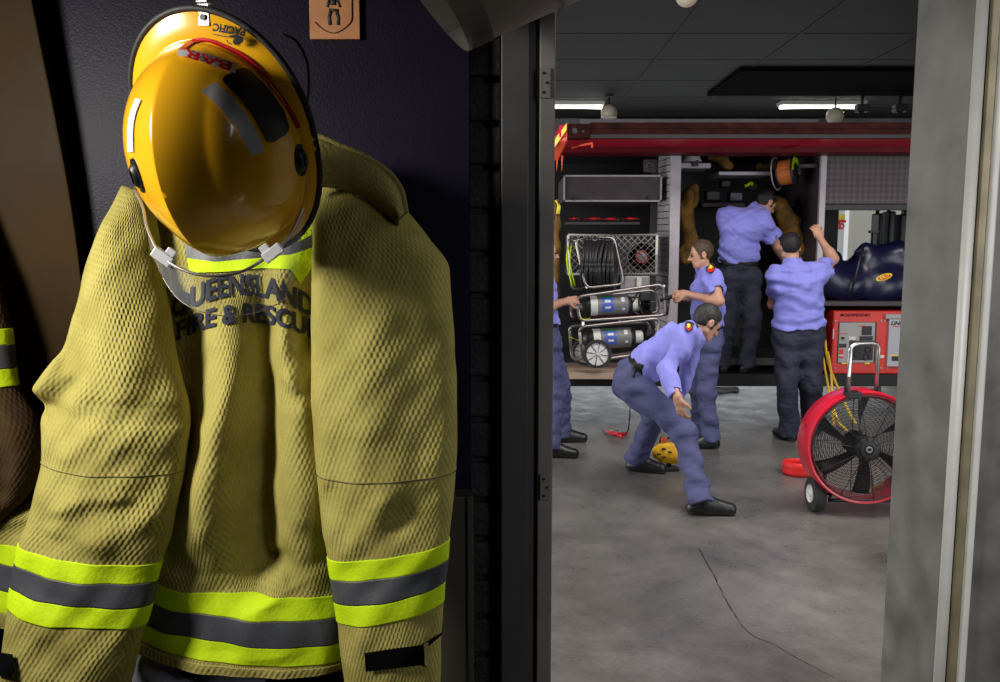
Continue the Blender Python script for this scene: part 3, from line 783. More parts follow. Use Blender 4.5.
bm = B(); tube(bm, [P(a[0], a[1], dep(i)+.05*math.sin(math.pi*i/(n-1))) for i, a in enumerate(low)][12:-6], .0007, 6); obj('visor_rim', bm, 'galv', o_v, smooth=True)
for (x, y, i) in ((163, 257, 15), (273, 253, 33)):
    q = P(x, y, dep(i)-.004); bm = B(); s_ = 1 if x < 200 else -1; ux = Vector((.75, 0, -.55*s_)).normalized(); uy = Vector((.55*s_, 0, .75)).normalized()
    obox(bm, q, ux, uy, (0, 1, 0), .016, .008, .005, .0015); obox(bm, q+uy*.010+ux*.006*s_, ux, uy, (0, 1, 0), .007, .008, .003, .001)
    obj('visor_clip', bm, 'clip', o_v)
bm = B(); tube(bm, [P(a[0], a[1], 1.30) for a in catmull([(283, 34), (297, 42), (307, 62), (309, 86), (306, 110)], 5)], .0022, 8); obj('strap_cord', bm, 'black', hel, smooth=True)
# ================================================================ engine bay materials
mat('concrete_wall', (.22, .22, .22), .85, var=.15, vscale=2)
mat('ceil_panel', (.012, .012, .013), .7, var=.12, vscale=2)
mat('ceil_joint', (.026, .026, .028), .7)
mat('recess_shade', (.002, .002, .002), .95, spec=.05)  # shade of the ceiling recess put into the colour
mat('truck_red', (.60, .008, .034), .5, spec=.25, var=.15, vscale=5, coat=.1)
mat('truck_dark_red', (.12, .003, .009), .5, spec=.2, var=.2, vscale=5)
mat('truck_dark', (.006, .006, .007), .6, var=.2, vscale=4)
mat('rail_dark', (.022, .004, .004), .7, var=.6, vscale=12, spec=.08)
mat('rail_green', (.010, .013, .010), .7)
mat('alu', (.40, .37, .40), .5, metal=.3, var=.12, vscale=10, rvar=.08)
mat('alu_dull', (.070, .058, .062), .6, metal=.4, var=.15, vscale=8)
mat('orange_red', (.75, .09, .03), .45)
mat('stripe_yellow', (.85, .72, .05), .4)
mat('lamp_glass', (.62, .57, .42), .3)
mat('tube_light', (.9, .9, .9), .4, emit=(1, 1, .96), estr=5)
mat('tube_light_far', (.6, .6, .62), .5, emit=(.8, .85, .9), estr=.55)
mat('cast_black', (.018, .018, .02), .5)
mat('hose_black', (.022, .022, .024), .45)
mat('cyl_grey', (.17, .17, .18), .45, var=.15, vscale=15)
mat('cyl_white', (.66, .66, .62), .4)
mat('cyl_blue', (.05, .11, .52), .4)
mat('cyl_green', (.03, .30, .07), .4)
mat('fan_red', (.62, .012, .035), .32, var=.08, vscale=6, coat=.3)
mat('fan_black', (.012, .012, .013), .4)
mat('tyre', (.03, .03, .031), .8)
mat('wheel_white', (.78, .78, .78), .4)
mat('gen_red', (.62, .030, .022), .4, var=.08, vscale=8)
mat('gen_panel', (.36, .35, .35), .5)
mat('gen_white', (.42, .43, .47), .45)
mat('bag_navy', (.007, .008, .036), .28, var=.25, vscale=6, bump=.3, bscale=9)
mat('bag_dark', (.010, .010, .013), .4)
mat('gear_yellow', (.16, .080, .008), .8, var=.75, vscale=9, bump=.4, bscale=30)
mat('hel_white', (.62, .60, .52), .4)
mat('orange', (.55, .16, .03), .6)
mat('rope_yellow', (.75, .48, .04), .7, bump=.5, bscale=200)
mat('warm_yellow', (.90, .50, .01), .4)
mat('cream', (.62, .60, .50), .6)
mat('sign_white', (.85, .86, .88), .5)
mat('label_yellow', (.85, .62, .03), .5)
mat('cloth_white', (.62, .60, .60), .8)
mat('hose_red', (.75, .02, .02), .45)
mat('wood_tray', (.42, .30, .22), .6)
mat('forecourt', (.35, .34, .33), .9, var=.1, vscale=1)

# concrete floor: worn, stained and slightly polished
m = mat('bay_floor', (.16, .15, .145), .42, spec=.45); nt = m.node_tree; L = nt.links; b = nt.nodes['Principled BSDF']
tc = nt.nodes.new('ShaderNodeTexCoord')
def nz(scale, det=8, rough=.6, dist=0.):
    n = nt.nodes.new('ShaderNodeTexNoise'); n.inputs['Scale'].default_value = scale; n.inputs['Detail'].default_value = det
    n.inputs['Roughness'].default_value = rough; n.inputs['Distortion'].default_value = dist; L.new(tc.outputs['Object'], n.inputs['Vector']); return n
def ramp(src, stops):
    r = nt.nodes.new('ShaderNodeValToRGB'); e = r.color_ramp.elements
    while len(e) < len(stops): e.new(.5)
    for el, (p, c) in zip(e, stops): el.position = p; el.color = (*c, 1)
    L.new(src, r.inputs['Fac']); return r
def mixc(a, bb, f, mode='MIX'):
    x = nt.nodes.new('ShaderNodeMix'); x.data_type = 'RGBA'; x.blend_type = mode
    L.new(a, x.inputs[6]); L.new(bb, x.inputs[7])
    if isinstance(f, float): x.inputs[0].default_value = f
    else: L.new(f, x.inputs[0])
    return x.outputs[2]
n1, n2, n3, n4 = nz(.9, 8, .62, .6), nz(4, 8, .7), nz(40, 4, .7), nz(1.6, 5, .6, .4)
base = ramp(n1.outputs['Fac'], [(.3, (.070, .066, .062)), (.5, (.135, .128, .121)), (.72, (.21, .20, .19))])
fine = ramp(n2.outputs['Fac'], [(.25, (.72, .72, .72)), (.75, (1.2, 1.2, 1.2))]); c = mixc(base.outputs['Color'], fine.outputs['Color'], 1.0, 'MULTIPLY')
sp = ramp(n3.outputs['Fac'], [(.3, (.85, .85, .85)), (.7, (1.12, 1.12, 1.12))]); c = mixc(c, sp.outputs['Color'], 1.0, 'MULTIPLY')
br = nt.nodes.new('ShaderNodeRGB'); br.outputs[0].default_value = (.075, .055, .038, 1)
fr = ramp(n4.outputs['Fac'], [(.56, (0, 0, 0)), (.85, (.7, .7, .7))]); c = mixc(c, br.outputs[0], fr.outputs['Color'])
L.new(c, b.inputs['Base Color'])
rr = ramp(n2.outputs['Fac'], [(.3, (.22,)*3), (.7, (.45,)*3)]); L.new(rr.outputs['Color'], b.inputs['Roughness'])
bp = nt.nodes.new('ShaderNodeBump'); bp.inputs['Strength'].default_value = .12; bp.inputs['Distance'].default_value = .01
L.new(n3.outputs['Fac'], bp.inputs['Height']); L.new(bp.outputs['Normal'], b.inputs['Normal'])
# embossed tread plate
m = mat('tread', (.15, .13, .135), .55, metal=.3); nt = m.node_tree; L = nt.links; b = nt.nodes['Principled BSDF']
tc = nt.nodes.new('ShaderNodeTexCoord'); mp = nt.nodes.new('ShaderNodeMapping'); mp.inputs['Rotation'].default_value = (0, R(45), 0); L.new(tc.outputs['Object'], mp.inputs['Vector'])
ck = nt.nodes.new('ShaderNodeTexChecker'); ck.inputs['Scale'].default_value = 26; L.new(mp.outputs['Vector'], ck.inputs['Vector'])
bp = nt.nodes.new('ShaderNodeBump'); bp.inputs['Strength'].default_value = .6; bp.inputs['Distance'].default_value = .004; L.new(ck.outputs['Fac'], bp.inputs['Height']); L.new(bp.outputs['Normal'], b.inputs['Normal'])
r = nt.nodes.new('ShaderNodeValToRGB'); r.color_ramp.elements[0].color = (.060, .047, .050, 1); r.color_ramp.elements[1].color = (.10, .082, .086, 1); L.new(ck.outputs['Fac'], r.inputs['Fac']); L.new(r.outputs['Color'], b.inputs['Base Color'])

# ---------------------------------------------------------------- bay shell
XL, XR, YF, YB, ZC = -4.5, 8.5, YW+.2, 14.6, 4.0
sb('floor_bay', (XL-.2, YW+.12, -.12), (XR+.2, 16, 0), 'bay_floor')
bm = B(); box(bm, (XL-.2, 16, -.14), (XR+.2, 34, -.02)); struct(obj('ground_forecourt', bm, 'forecourt'))
bm = B(); box(bm, (XL-.2, YF, ZC), (XR+.2, YB+.2, ZC+.2)); struct(obj('ceiling_bay', bm, 'ceil_panel'))
# ceiling joints running across and along
bm = B()
y = 3.0
while y < YB: box(bm, (XL, y, ZC-.006), (XR, y+.02, ZC+.01)); y += 1.2
for x in (.55, 1.9, 3.25, 4.6, 5.95, -.8): box(bm, (x, YF, ZC-.009), (x+.022, YB, ZC+.01))
struct(obj('ceiling_joints', bm, 'ceil_joint'))
a, c = P(735, 68, 10.7), P(705, 94, 12.3)
bm = B(); x0 = 3.08; box(bm, (x0, 10.6, ZC-.05), (XR, 12.25, ZC-.012)); struct(obj('ceiling_recess_shade', bm, 'recess_shade'))  # flat black panel under the ceiling, painted as a recess in shade
bm = B()
for (a0, a1, b0, b1) in ((.25, 3.95, 3.0, 3.06), (.25, 3.95, 5.54, 5.6), (.25, .31, 3.0, 5.6), (3.89, 3.95, 3.0, 5.6), (2.07, 2.13, 3.0, 5.6)): box(bm, (a0, b0, ZC-.05), (a1, b1, ZC-.012))
struct(obj('added_skylight_frame', bm, 'alu'))  # unseen skylight frame, added to go with the overhead light
# walls: the near wall has the passage doorway and roller-door openings on either side bring daylight in
sb('wall_front', (xr+.2, YF-.02, 0), (2.6, YF+.05, ZC), 'concrete_wall')
sb('wall_front_head', (XL, YF-.02, 3.6), (XR, YF+.05, ZC), 'concrete_wall')
sb('wall_front_west', (XL, YF-.02, 0), (xa, YF+.05, 3.6), 'concrete_wall')
sb('wall_front_over_door', (xa, YF-.02, 2.45), (xr+.3, YF+.05, 3.6), 'concrete_wall')
sb('wall_west_head', (XL-.2, YF, 3.5), (XL, YB, ZC), 'concrete_wall')
sb('wall_west_back', (XL-.2, 9.5, 0), (XL, YB, 3.5), 'concrete_wall')
sb('wall_east', (XR, YF, 0), (XR+.2, YB, ZC), 'concrete_wall')
sb('wall_back_head', (XL-.2, YB, 3.3), (XR+.2, YB+.2, ZC), 'concrete_wall')
sb('wall_back_west', (XL-.2, YB, 0), (-2.2, YB+.2, 3.3), 'concrete_wall')
sb('wall_back_east', (7.6, YB, 0), (XR+.2, YB+.2, 3.3), 'concrete_wall')
bm = B(); a, c = P(625, 123, 14.4), P(820, 117, 14.4); box(bm, (1.4, 14.45, 3.84), (c.x, YB, 3.97), .005); struct(obj('trim_back_beam', bm, 'alu'))
# crack
bm = px_strip([(699, 548), (712, 572), (722, 592), (733, 612), (750, 634), (775, 645), (800, 660), (835, 678)], .7, 5)
for v in bm.verts: q = F(v.co.x+random.uniform(-1, 1), v.co.y); v.co = (q.x, q.y, .0008)
struct(obj('floor_crack', bm, 'ink'))

# ---------------------------------------------------------------- lamps
def batten(px0, px1, py, Y, lab, glow, both=True):
    a, c = P(px0, py, Y), P(px1, py, Y); z = ZC-.006
    t = thing('ceiling_light', lab, 'light', ((a.x+c.x)/2, Y, z-.08), 'fluorescent ceiling battens')
    bm = B(); prism(bm, [(a.x, Y-.14, z), (a.x, Y+.14, z), (a.x, Y+.09, z-.055), (a.x, Y-.09, z-.055)], (c.x-a.x, 0, 0)); obj('housing', bm, 'cyl_white', t)
    for dy in (-.06, .06):
        bm = B(); tube(bm, [(a.x+.03, Y+dy, z-.078), (c.x-.03, Y+dy, z-.078)], .018, 10); obj('tube', bm, glow, t)
    return t
batten(779, 864, 104, 13.0, 'bright fluorescent ceiling light near the black ceiling panel', 'tube_light')
batten(530, 604, 104, 13.0, 'dim fluorescent ceiling light left of the hanging globe lamps', 'tube_light')
def globe(px, py, Y, rr, lab, dome=False):
    c = P(px, py, Y); t = thing('globe_lamp', lab, 'lamp', c, 'cream globe lamps under the bay ceiling')
    prof = [(0, -rr)]+[(rr*math.sin(math.pi*k/16), -rr*math.cos(math.pi*k/16)) for k in range(1, 16)]+[(0, rr)]
    if dome: prof = [(0, -rr*.55), (rr*.97, -rr*.55)]+[(rr*math.sin(math.pi*k/16), -rr*math.cos(math.pi*k/16)) for k in range(6, 16)]+[(0, rr)]
    bm = B(); lathe(bm, prof, c, (0, 0, 1), 28); obj('globe', bm, 'lamp_glass', t, angle=50)
    bm = B(); cyl(bm, c+Vector((0, 0, rr*.9)), (c.x, c.y, ZC), .012, seg=8); cyl(bm, (c.x, c.y, ZC-.04), (c.x, c.y, ZC), .06, .07, seg=16); obj('stem', bm, 'cast_black', t)
globe(609, 113, 12.4, .125, 'cream dome lamp hanging over the left end of the fire truck', True)
globe(835, 116, 12.4, .13, 'cream globe lamp hanging below the bright ceiling light')
globe(687, -5, 7.2, .10, 'cream globe lamp at the top of the doorway view')
def spot(px, py, Y, lab):
    c = P(px, py, Y); t = thing('ceiling_fitting', lab, 'fitting', (c.x, Y, c.z), 'black ceiling brackets')
    bm = B(); box(bm, (c.x-.09, Y-.07, c.z-.06), (c.x+.09, Y+.07, c.z+.05), .01); obj('case', bm, 'cast_black', t)
    bm = B(); cyl(bm, (c.x, Y, c.z+.04), (c.x, Y, ZC), .02, seg=10); obj('bracket', bm, 'cast_black', t)
    bm = B(); cyl(bm, (c.x-.04, Y-.1, c.z-.09), (c.x-.04, Y-.02, c.z-.03), .035, seg=12); obj('lens', bm, 'cast_black', t)
spot(862, 108, 12.2, 'black bracketed fitting at the right end of bright ceiling light')
spot(900, 108, 12.2, 'black bracketed fitting nearest the steel door reveal')
bm = B(); a, c = P(866, 107, 12.2), P(898, 109, 12.2); tube(bm, catmull([a, (a+c)/2+Vector((0, 0, -.01)), c], 5), .008, 6); tag(obj('ceiling_cable', bm, 'cast_black'), 'thin black cable between two black ceiling fittings', 'cable')

# ---------------------------------------------------------------- the fire truck
YT = 7.6; TB = 10.0
def T(px, py, Y=YT): return P(px, py, Y)
def tz(py, Y=YT): return P(700, py, Y).z
def tx(px, Y=YT): return P(px, 250, Y).x
tx0, tx1 = -.6, 5.6
truck = thing('fire_truck', 'large red fire truck with open lockers parked across the bay', 'fire truck', ((tx0+tx1)/2, YT, .3))
zs0, zs1 = tz(386), tz(374); zr0, zr1 = tz(150), tz(145)
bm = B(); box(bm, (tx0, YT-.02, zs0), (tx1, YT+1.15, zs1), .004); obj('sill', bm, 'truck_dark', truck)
bm = B(); box(bm, (tx0, YT+1.1, zs0+.05), (tx1, YT+1.16, zr1)); 
ow0, ow1, oz0, oz1 = 0, 0, 0, 0
bm.free()
# back panel of the lockers, with the see-through opening at the right
hx0, hx1 = tx(836, YT+1.13), tx(900, YT+1.13); hz0, hz1 = tz(262, YT+1.13), tz(209, YT+1.13)
bm = B()
box(bm, (tx0, YT+1.1, zs0), (hx0, YT+1.15, zr1)); box(bm, (hx1, YT+1.1, zs0), (tx1, YT+1.15, zr1))
box(bm, (hx0, YT+1.1, zs0), (hx1, YT+1.15, hz0)); box(bm, (hx0, YT+1.1, hz1), (hx1, YT+1.15, zr1))
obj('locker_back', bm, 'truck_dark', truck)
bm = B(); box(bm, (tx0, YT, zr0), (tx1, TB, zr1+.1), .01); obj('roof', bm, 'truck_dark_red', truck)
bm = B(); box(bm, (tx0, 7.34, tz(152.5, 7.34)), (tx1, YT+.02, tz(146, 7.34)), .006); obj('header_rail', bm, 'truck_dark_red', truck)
bm = B(); box(bm, (tx0, YT+.1, .55), (tx1, TB-.1, .62)); box(bm, (tx0, YT+.3, .34), (tx1, YT+.42, .48)); obj('chassis', bm, 'cast_black', truck)
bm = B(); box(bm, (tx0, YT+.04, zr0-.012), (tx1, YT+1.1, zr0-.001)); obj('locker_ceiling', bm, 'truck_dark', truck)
# uprights
def upright(p0, p1, m, y0=YT-.01, y1=YT+.05, zt=None, zb=None, nm='upright'):
    bm = B(); box(bm, (tx(p0), y0, zs1 if zb is None else zb), (tx(p1), y1, zr0 if zt is None else zt), .004); return obj(nm, bm, m, truck)
upright(669, 679, 'alu'); upright(817, 823, 'alu')
bm = B(); box(bm, (tx(817), YT+.03, zs1), (tx(822), YT+1.1, zr0)); obj('divider', bm, 'alu_dull', truck)
bm = B(); box(bm, (tx(671), YT+.03, zs1), (tx(676), YT+1.1, zr0)); obj('divider', bm, 'alu_dull', truck)
# ribbed roller-shutter side seen at an angle
bm = B(); x0, x1 = tx(659, YT+.3), tx(669, YT)
nseg = 34
for k in range(nseg):
    z0 = zs1+(zr0-zs1)*k/nseg; z1 = z0+(zr0-zs1)/nseg*.86; sl = .05
    prism(bm, [(x1, YT+.02, z0), (x0, YT+.42, z0+sl*.2), (x0, YT+.42, z1+sl*.2), (x1, YT+.02, z1)], (.012, .006, 0))
obj('ribbed_side', bm, 'alu', truck)
# tread-plate drop panel and shelves
bm = B(); box(bm, (tx(823), YT-.005, tz(204)), (tx1, YT+.03, tz(152)), .004); obj('tread_panel', bm, 'tread', truck)
bm = B(); box(bm, (tx(823), YT, tz(306)), (tx1, YT+1.1, tz(301.5)), .004); obj('shelf', bm, 'alu_dull', truck)
bm = B(); box(bm, (tx(823), YT+.02, tz(210)), (tx1, YT+.09, tz(204)), .004); obj('lower_rail', bm, 'cast_black', truck)
def shelf(p0, p1, py, Y, th=.035, dep=.35, m='alu'):
    bm = B(); a, c = P(p0, py, Y), P(p1, py, Y); box(bm, (a.x, Y, a.z-th), (c.x, Y+dep, a.z), .004); return obj('shelf', bm, m, truck)
shelf(679, 711, 163, 7.85, .05); shelf(719, 772, 171.5, 7.9, .035); shelf(702, 745, 203, 8.2, .04, .3, 'alu_dull'); shelf(779, 812, 203, 8.2, .04, .3, 'alu_dull')
shelf(560, 664, 372, 7.55, .03, .9, 'alu_dull')
# left locker: tread-faced drawer, lattice guard with fan behind
a, c = T(564, 201, 7.72), T(661, 176, 7.72)
bm = B(); box(bm, (a.x, 7.72, a.z), (c.x, 8.5, c.z), .004); dr = obj('drawer', bm, 'alu_dull', truck)
bm = B(); x0, x1, z0, z1 = a.x, c.x, a.z, c.z
for (p, q) in (((x0, z0), (x1, z0)), ((x0, z1), (x1, z1)), ((x0, z0), (x0, z1)), ((x1, z0), (x1, z1))):
    box(bm, (min(p[0], q[0])-.008, 7.70, min(p[1], q[1])-.008), (max(p[0], q[0])+.008, 7.725, max(p[1], q[1])+.008))
obj('drawer_rim', bm, 'alu', dr)
for px in (575, 650):
    bm = B(); q = T(px, 198, 7.70); cyl(bm, q, q+Vector((0, -.02, 0)), .022, seg=14); obj('drawer_catch', bm, 'cast_black', dr)
q = T(650, 166, 7.75); bm = B(); box(bm, (q.x-.06, 7.74, q.z-.06), (q.x+.06, 7.77, q.z+.06), .005); lathe(bm, [(.045, 0), (.045, .012), (.02, .012), (.02, 0)], (q.x, 7.74, q.z), (0, -1, 0), 20); obj('speaker_box', bm, 'alu_dull', truck)

# the lifted locker flap with its striped end bracket
YFp = 6.72; zf = P(700, 138.5, YFp).z; zf1 = P(700, 122.5, YFp).z
fx0, fx1 = P(590, 130, YFp).x, 5.6
flap_parts = truck
bm = B(); box(bm, (fx0-.25, YFp, zf+.012), (fx1, YT+.1, zf1-.02), .004); fl = obj('locker_flap', bm, 'truck_red', truck)
bm = B(); box(bm, (fx0, YFp-.012, zf+.03), (fx1, YFp+.02, zf1), .004); box(bm, (fx0, YFp-.018, zf1-.05), (fx1, YFp, zf1-.042)); obj('edge_rail', bm, 'rail_dark', fl)
bm = B(); box(bm, (fx0, YFp-.014, zf), (fx1, YFp+.02, zf+.032), .003); obj('seal_strip', bm, 'rail_green', fl)
a, c = P(568, 139, YFp), P(590, 124, YFp)
bm = B(); box(bm, (a.x, YFp-.03, a.z), (c.x, YFp+.05, c.z), .006); br_ = obj('end_bracket', bm, 'rail_dark', fl)
bm = B(); q = P(574.5, 131, YFp-.03); cyl(bm, q, q+Vector((0, -.012, 0)), .026, seg=6); cyl(bm, q, q+Vector((0, -.02, 0)), .014, seg=14); obj('bolt', bm, 'cast_black', br_)
q = P(583, 131.5, YFp-.03); bm = B(); cyl(bm, q, q+Vector((0, -.01, 0)), .010, seg=10); obj('bolt', bm, 'cast_black', br_)
pts = [P(567, 122.5, YFp-.02), P(567, 140, YFp), P(562, 150, YFp+.15), P(557, 160, YFp+.2), P(553, 160, YFp+.2), P(549, 145, YFp+.1)]
bm = B(); prism(bm, pts, (.012, .03, 0)); fb = obj('end_plate', bm, 'orange_red', fl)
bm = B(); prism(bm, [P(566, 124, YFp-.03), P(566, 130, YFp-.03), P(551, 152, YFp+.08), P(551, 145, YFp+.07)], (.004, -.004, 0)); obj('stripe', bm, 'stripe_yellow', fb)
for px in (556, 561):
    bm = B(); q = P(px, 155, YFp+.2); prism(bm, [q, q+Vector((.02, 0, 0)), q+Vector((.008, 0, -.14))], (0, .01, 0)); obj('tab', bm, 'orange_red', fb)
bm = B(); tube(bm, [P(572, 148, YFp+.1), P(583, 145, YFp+.05), P(592, 143, YFp+.05), P(592, 148, YFp+.05)], .012, 8); obj('arm', bm, 'orange_red', fl)
# gas strut under the flap
bm = B(); a, c = P(764, 152, YT-.05), P(838, 137, YFp+.15); tube(bm, [a, c], .022, 12); st = obj('strut', bm, 'hel_red', fl, smooth=True)
# tail-gate tray under the trolley
bm = B(); a, c = P(553, 377.5, 7.05), P(640, 371.5, 7.05); zt = a.z; box(bm, (a.x-.1, 6.95, a.z), (c.x, 7.62, c.z), .004); tray = obj('slide_tray', bm, 'wood_tray', truck); TRAYZ = c.z
# wheels of the truck, mostly behind the left jamb
for wx in (tx0+.1,):
    bm = B(); lathe(bm, [(.0, 0), (.26, 0), (.28, .04), (.46, .03), (.50, .08), (.50, .24), (.46, .28), (0, .28)], (wx-.5, YT+.1, .5), (0, 1, 0), 40); wh = obj('wheel', bm, 'tyre', truck, angle=40)

# ---------------------------------------------------------------- what is stowed in the truck
def tangle(name, pts, r, m, label, cat, seed=0, h=.012, wr=.01, parent=None, group=None):
    lo = np.min([V3(p) for p in pts], 0)-r-.03; hi = np.max([V3(p) for p in pts], 0)+r+.03; f = Field(lo, hi, h)
    for a, c in zip(pts, pts[1:]): f.cap(a, c, r, r*.9, k=.03)
    f.wrinkle(wr, 38, seed); o = f.mesh(name, m, parent)
    if label: tag(o, label, cat, group)
    return o
# hanging yellow coats just inside the middle locker
for (pp, rr, lab) in (([(688, 196), (686, 215), (690, 240), (686, 258)], .07, 'yellow gear hanging left of the locker above the facing man'), ([(694, 190), (692, 205)], .06, 'yellow bundle high beside the ribbed locker side'),):
    tangle('hanging_jacket', [P(x, y, 7.95) for x, y in pp], rr, 'gear_yellow', lab, 'jacket', seed=int(rr*100), h=.012)
tangle('hanging_jacket', [P(x, y, 8.0) for x, y in ((778, 206), (790, 225), (795, 250), (788, 300))], .10, 'gear_yellow', 'brown yellow jacket hanging between the two men with backs turned', 'jacket', seed=9)
tangle('gear_bag', [P(x, y, 8.05) for x, y in ((712, 156), (722, 158), (727, 165))], .055, 'gear_yellow', 'yellow bag on the top shelf beside the white helmet', 'bag', seed=4)
tangle('gear_bag', [P(x, y, 8.1) for x, y in ((762, 167), (775, 165))], .05, 'gear_yellow', 'small yellow bag on shelf beside the orange line reel', 'bag', seed=5)
tangle('hose_bundle', [P(x, y, 8.15) for x, y in ((800, 225), (808, 240), (806, 300))], .09, 'cast_black', 'black bundle hanging by the right upright of middle locker', 'bundle', seed=6)
for i, (x, y, m, lab) in enumerate(((725, 184, 'cast_black', 'dark case on the middle shelf left end'), (735, 197, 'bag_navy', 'small blue bottle on the middle shelf'), (752, 187, 'fan_red', 'small red box behind the lime strap'), (712, 196, 'cast_black', 'black pouch beside the blue bottle'))):
    q = P(x, y, 8.3); t = thing('stowed_case', lab, 'case', q); s = .05+.02*(i % 2)
    bm = B(); box(bm, q-Vector((s, .05, s*.7)), q+Vector((s, .05, s*.7)), .012); obj('case_body', bm, m if i != 2 else 'truck_dark', t)
    bm = B(); box(bm, q+Vector((-s*.4, -.055, s*.5)), q+Vector((s*.4, -.045, s*.62)), .003); obj('latch', bm, 'alu_dull', t)
bm = B(); q = P(748, 185, 8.1); tube(bm, catmull([q+Vector((-.03, 0, -.01)), q, q+Vector((.03, 0, .02)), q+Vector((.05, 0, .0))], 4), .014, 10, flat=((0, 1, 0), .3)); tag(obj('lime_strap', bm, 'hiviz'), 'bright lime strap end hanging in the dark middle locker', 'strap')
# white rescue helmet on its shelf
q = P(691, 162.2, 7.93); t = thing('rescue_helmet', 'small white vented helmet on the top locker shelf', 'helmet', q)
r_ = .092
bm = B(); lathe(bm, [(r_*1.12, 0), (r_*1.1, .012)]+[(r_*math.cos(R(a)), .012+.095*math.sin(R(a))) for a in range(0, 90, 10)]+[(0, .107)], q, (0, 0, 1), 28); o = obj('shell', bm, 'hel_white', t, angle=50)
for k in range(5):
    bm = B(); aa = R(205+32*k); d = Vector((math.cos(aa)*.86, math.sin(aa)*.86, .5)).normalized(); p = q+Vector((0, 0, .014))+Vector((d.x*r_, d.y*r_, d.z*.095)); obox(bm, p, d.cross((0, 0, 1)), (0, 0, 1), d, .012, .008, .004, .002); obj('vent_hole', bm, 'black', o)
bm = B(); q2 = q+Vector((.02, -.09, .0)); box(bm, q2-Vector((.03, .01, .05)), q2+Vector((.03, .01, .01)), .004); obj('chin_pad', bm, 'cast_black', t)
# line reel hanging from the top at the right
q = P(787, 172, 7.75); ax_ = Vector((.8, -.6, .1)).normalized()
t = thing('line_reel', 'orange rope reel with lime side hanging in middle locker', 'reel', q)
bm = B(); lathe(bm, [(.02, -.07), (.135, -.07), (.138, -.066), (.02, -.062)], q, ax_, 36); lathe(bm, [(.02, .062), (.135, .066), (.138, .07), (.02, .07)], q, ax_, 36); cyl(bm, q-ax_*.08, q+ax_*.08, .03, seg=20); obj('spool', bm, 'cast_black', t)
bm = B(); x_, y_, d_ = frame(ax_)
for k in range(9): tube(bm, [q+d_*(-.056+.014*k)+(x_*math.cos(a)+y_*math.sin(a))*.112 for a in [2*math.pi*j/28 for j in range(28)]], .0085, 6, closed=True)
obj('rope', bm, 'orange', t)
bm = B(); e = q+ax_*.085
pp = [e+(x_*math.cos(R(a))+y_*math.sin(R(a)))*.130 for a in range(0, 200, 12)]; qq = [e+(x_*math.cos(R(a))+y_*math.sin(R(a)))*.075 for a in range(0, 200, 12)]
A = [bm.verts.new(v) for v in pp]; C = [bm.verts.new(v) for v in qq]
for k in range(len(A)-1): bm.faces.new((A[k], A[k+1], C[k+1], C[k]))
bmesh.ops.solidify(bm, geom=bm.faces[:], thickness=.006); obj('lime_disc', bm, 'hiviz', t)
for v in [0]:
    pass
bm = B(); tube(bm, [q+ax_*.09, P(800, 166, 7.66), P(817, 165.5, 7.64)], .02, 10, flat=((0, 1, 0), .35)); cyl(bm, q+ax_*.085, q+ax_*.12, .03, seg=16); obj('bracket_arm', bm, 'alu_dull', t)
bm = B(); tube(bm, [q-ax_*.1+(x_*math.cos(a)+y_*math.sin(a))*.155 for a in [2*math.pi*j/28 for j in range(28)]], .006, 6, closed=True); obj('guard_ring', bm, 'alu', t)
# red-handled tools across the left locker
for i, (a, c) in enumerate((((569, 219), (577, 218.6)), ((584, 219), (600, 218.5)), ((601, 219.3), (616, 219)), ((622, 219), (636, 218.5)))):
    t = thing('tool_handle', ['short red tool handle at the left end of the tool rack', 'red tool handle second on the tool rack', 'red tool handle third on the tool rack', 'red tool handle at the right end of the tool rack'][i], 'tool', P(a[0], 222, 7.9), 'red tools above the hose reel')
    bm = B(); tube(bm, [P(a[0], a[1], 7.9), P((a[0]+c[0])/2, a[1]-.3, 7.89), P(c[0], c[1], 7.9)], [.012, .016, .012], 10); obj('grip', bm, 'hel_red', t, smooth=True)
    bm = B(); tube(bm, [P(c[0], c[1], 7.9), P(c[0]+3, c[1]+1, 7.9)], .009, 8); obj('socket', bm, 'alu', t)
bm = B(); box(bm, (P(566, 223, 7.93).x, 7.93, P(566, 224.5, 7.93).z), (P(640, 223, 7.93).x, 8.1, P(640, 222, 7.93).z)); obj('tool_rack', bm, 'alu_dull', truck)
# lattice guard with a fan unit behind
ga, gc = P(611, 274, 7.55), P(657, 235, 7.55)
t = thing('ventilator', 'caged ventilator with a pale lattice guard behind the hose reel', 'ventilator', (ga.x, 7.55, ga.z))
bm = B(); gx0 = P(568, 250, 7.55).x
for (p, q) in (((gx0, ga.z), (gc.x, ga.z)), ((gx0, gc.z), (gc.x, gc.z)), ((gx0, ga.z), (gx0, gc.z)), ((gc.x, ga.z), (gc.x, gc.z))):
    tube(bm, [(p[0], 7.55, p[1]), (q[0], 7.55, q[1])], .013, 8)
obj('guard_frame', bm, 'cyl_white', t)
bm = B(); wd, ht = gc.x-gx0, gc.z-ga.z; s = .062
k = -ht
while k < wd:
    for sg in (1, -1):
        x0_ = max(0, k); x1_ = min(wd, k+ht)
        if x1_ > x0_:
            p0 = (gx0+x0_, 7.555, ga.z+(x0_-k if sg > 0 else ht-(x0_-k))); p1 = (gx0+x1_, 7.555, ga.z+(x1_-k if sg > 0 else ht-(x1_-k))); tube(bm, [p0, p1], .0042, 5)
    k += s
obj('guard_lattice', bm, 'cyl_white', t)
bm = B(); box(bm, (gx0, 7.58, ga.z), (gc.x, 7.9, gc.z), .01); obj('housing', bm, 'cast_black', t)
q = P(642, 257, 7.575); bm = B(); lathe(bm, [(0, .012), (.05, .012), (.06, 0), (.13, 0), (.135, .01), (.14, 0)], (q.x, 7.58, q.z), (0, -1, 0), 32); obj('rotor_hub', bm, 'cyl_grey', t)
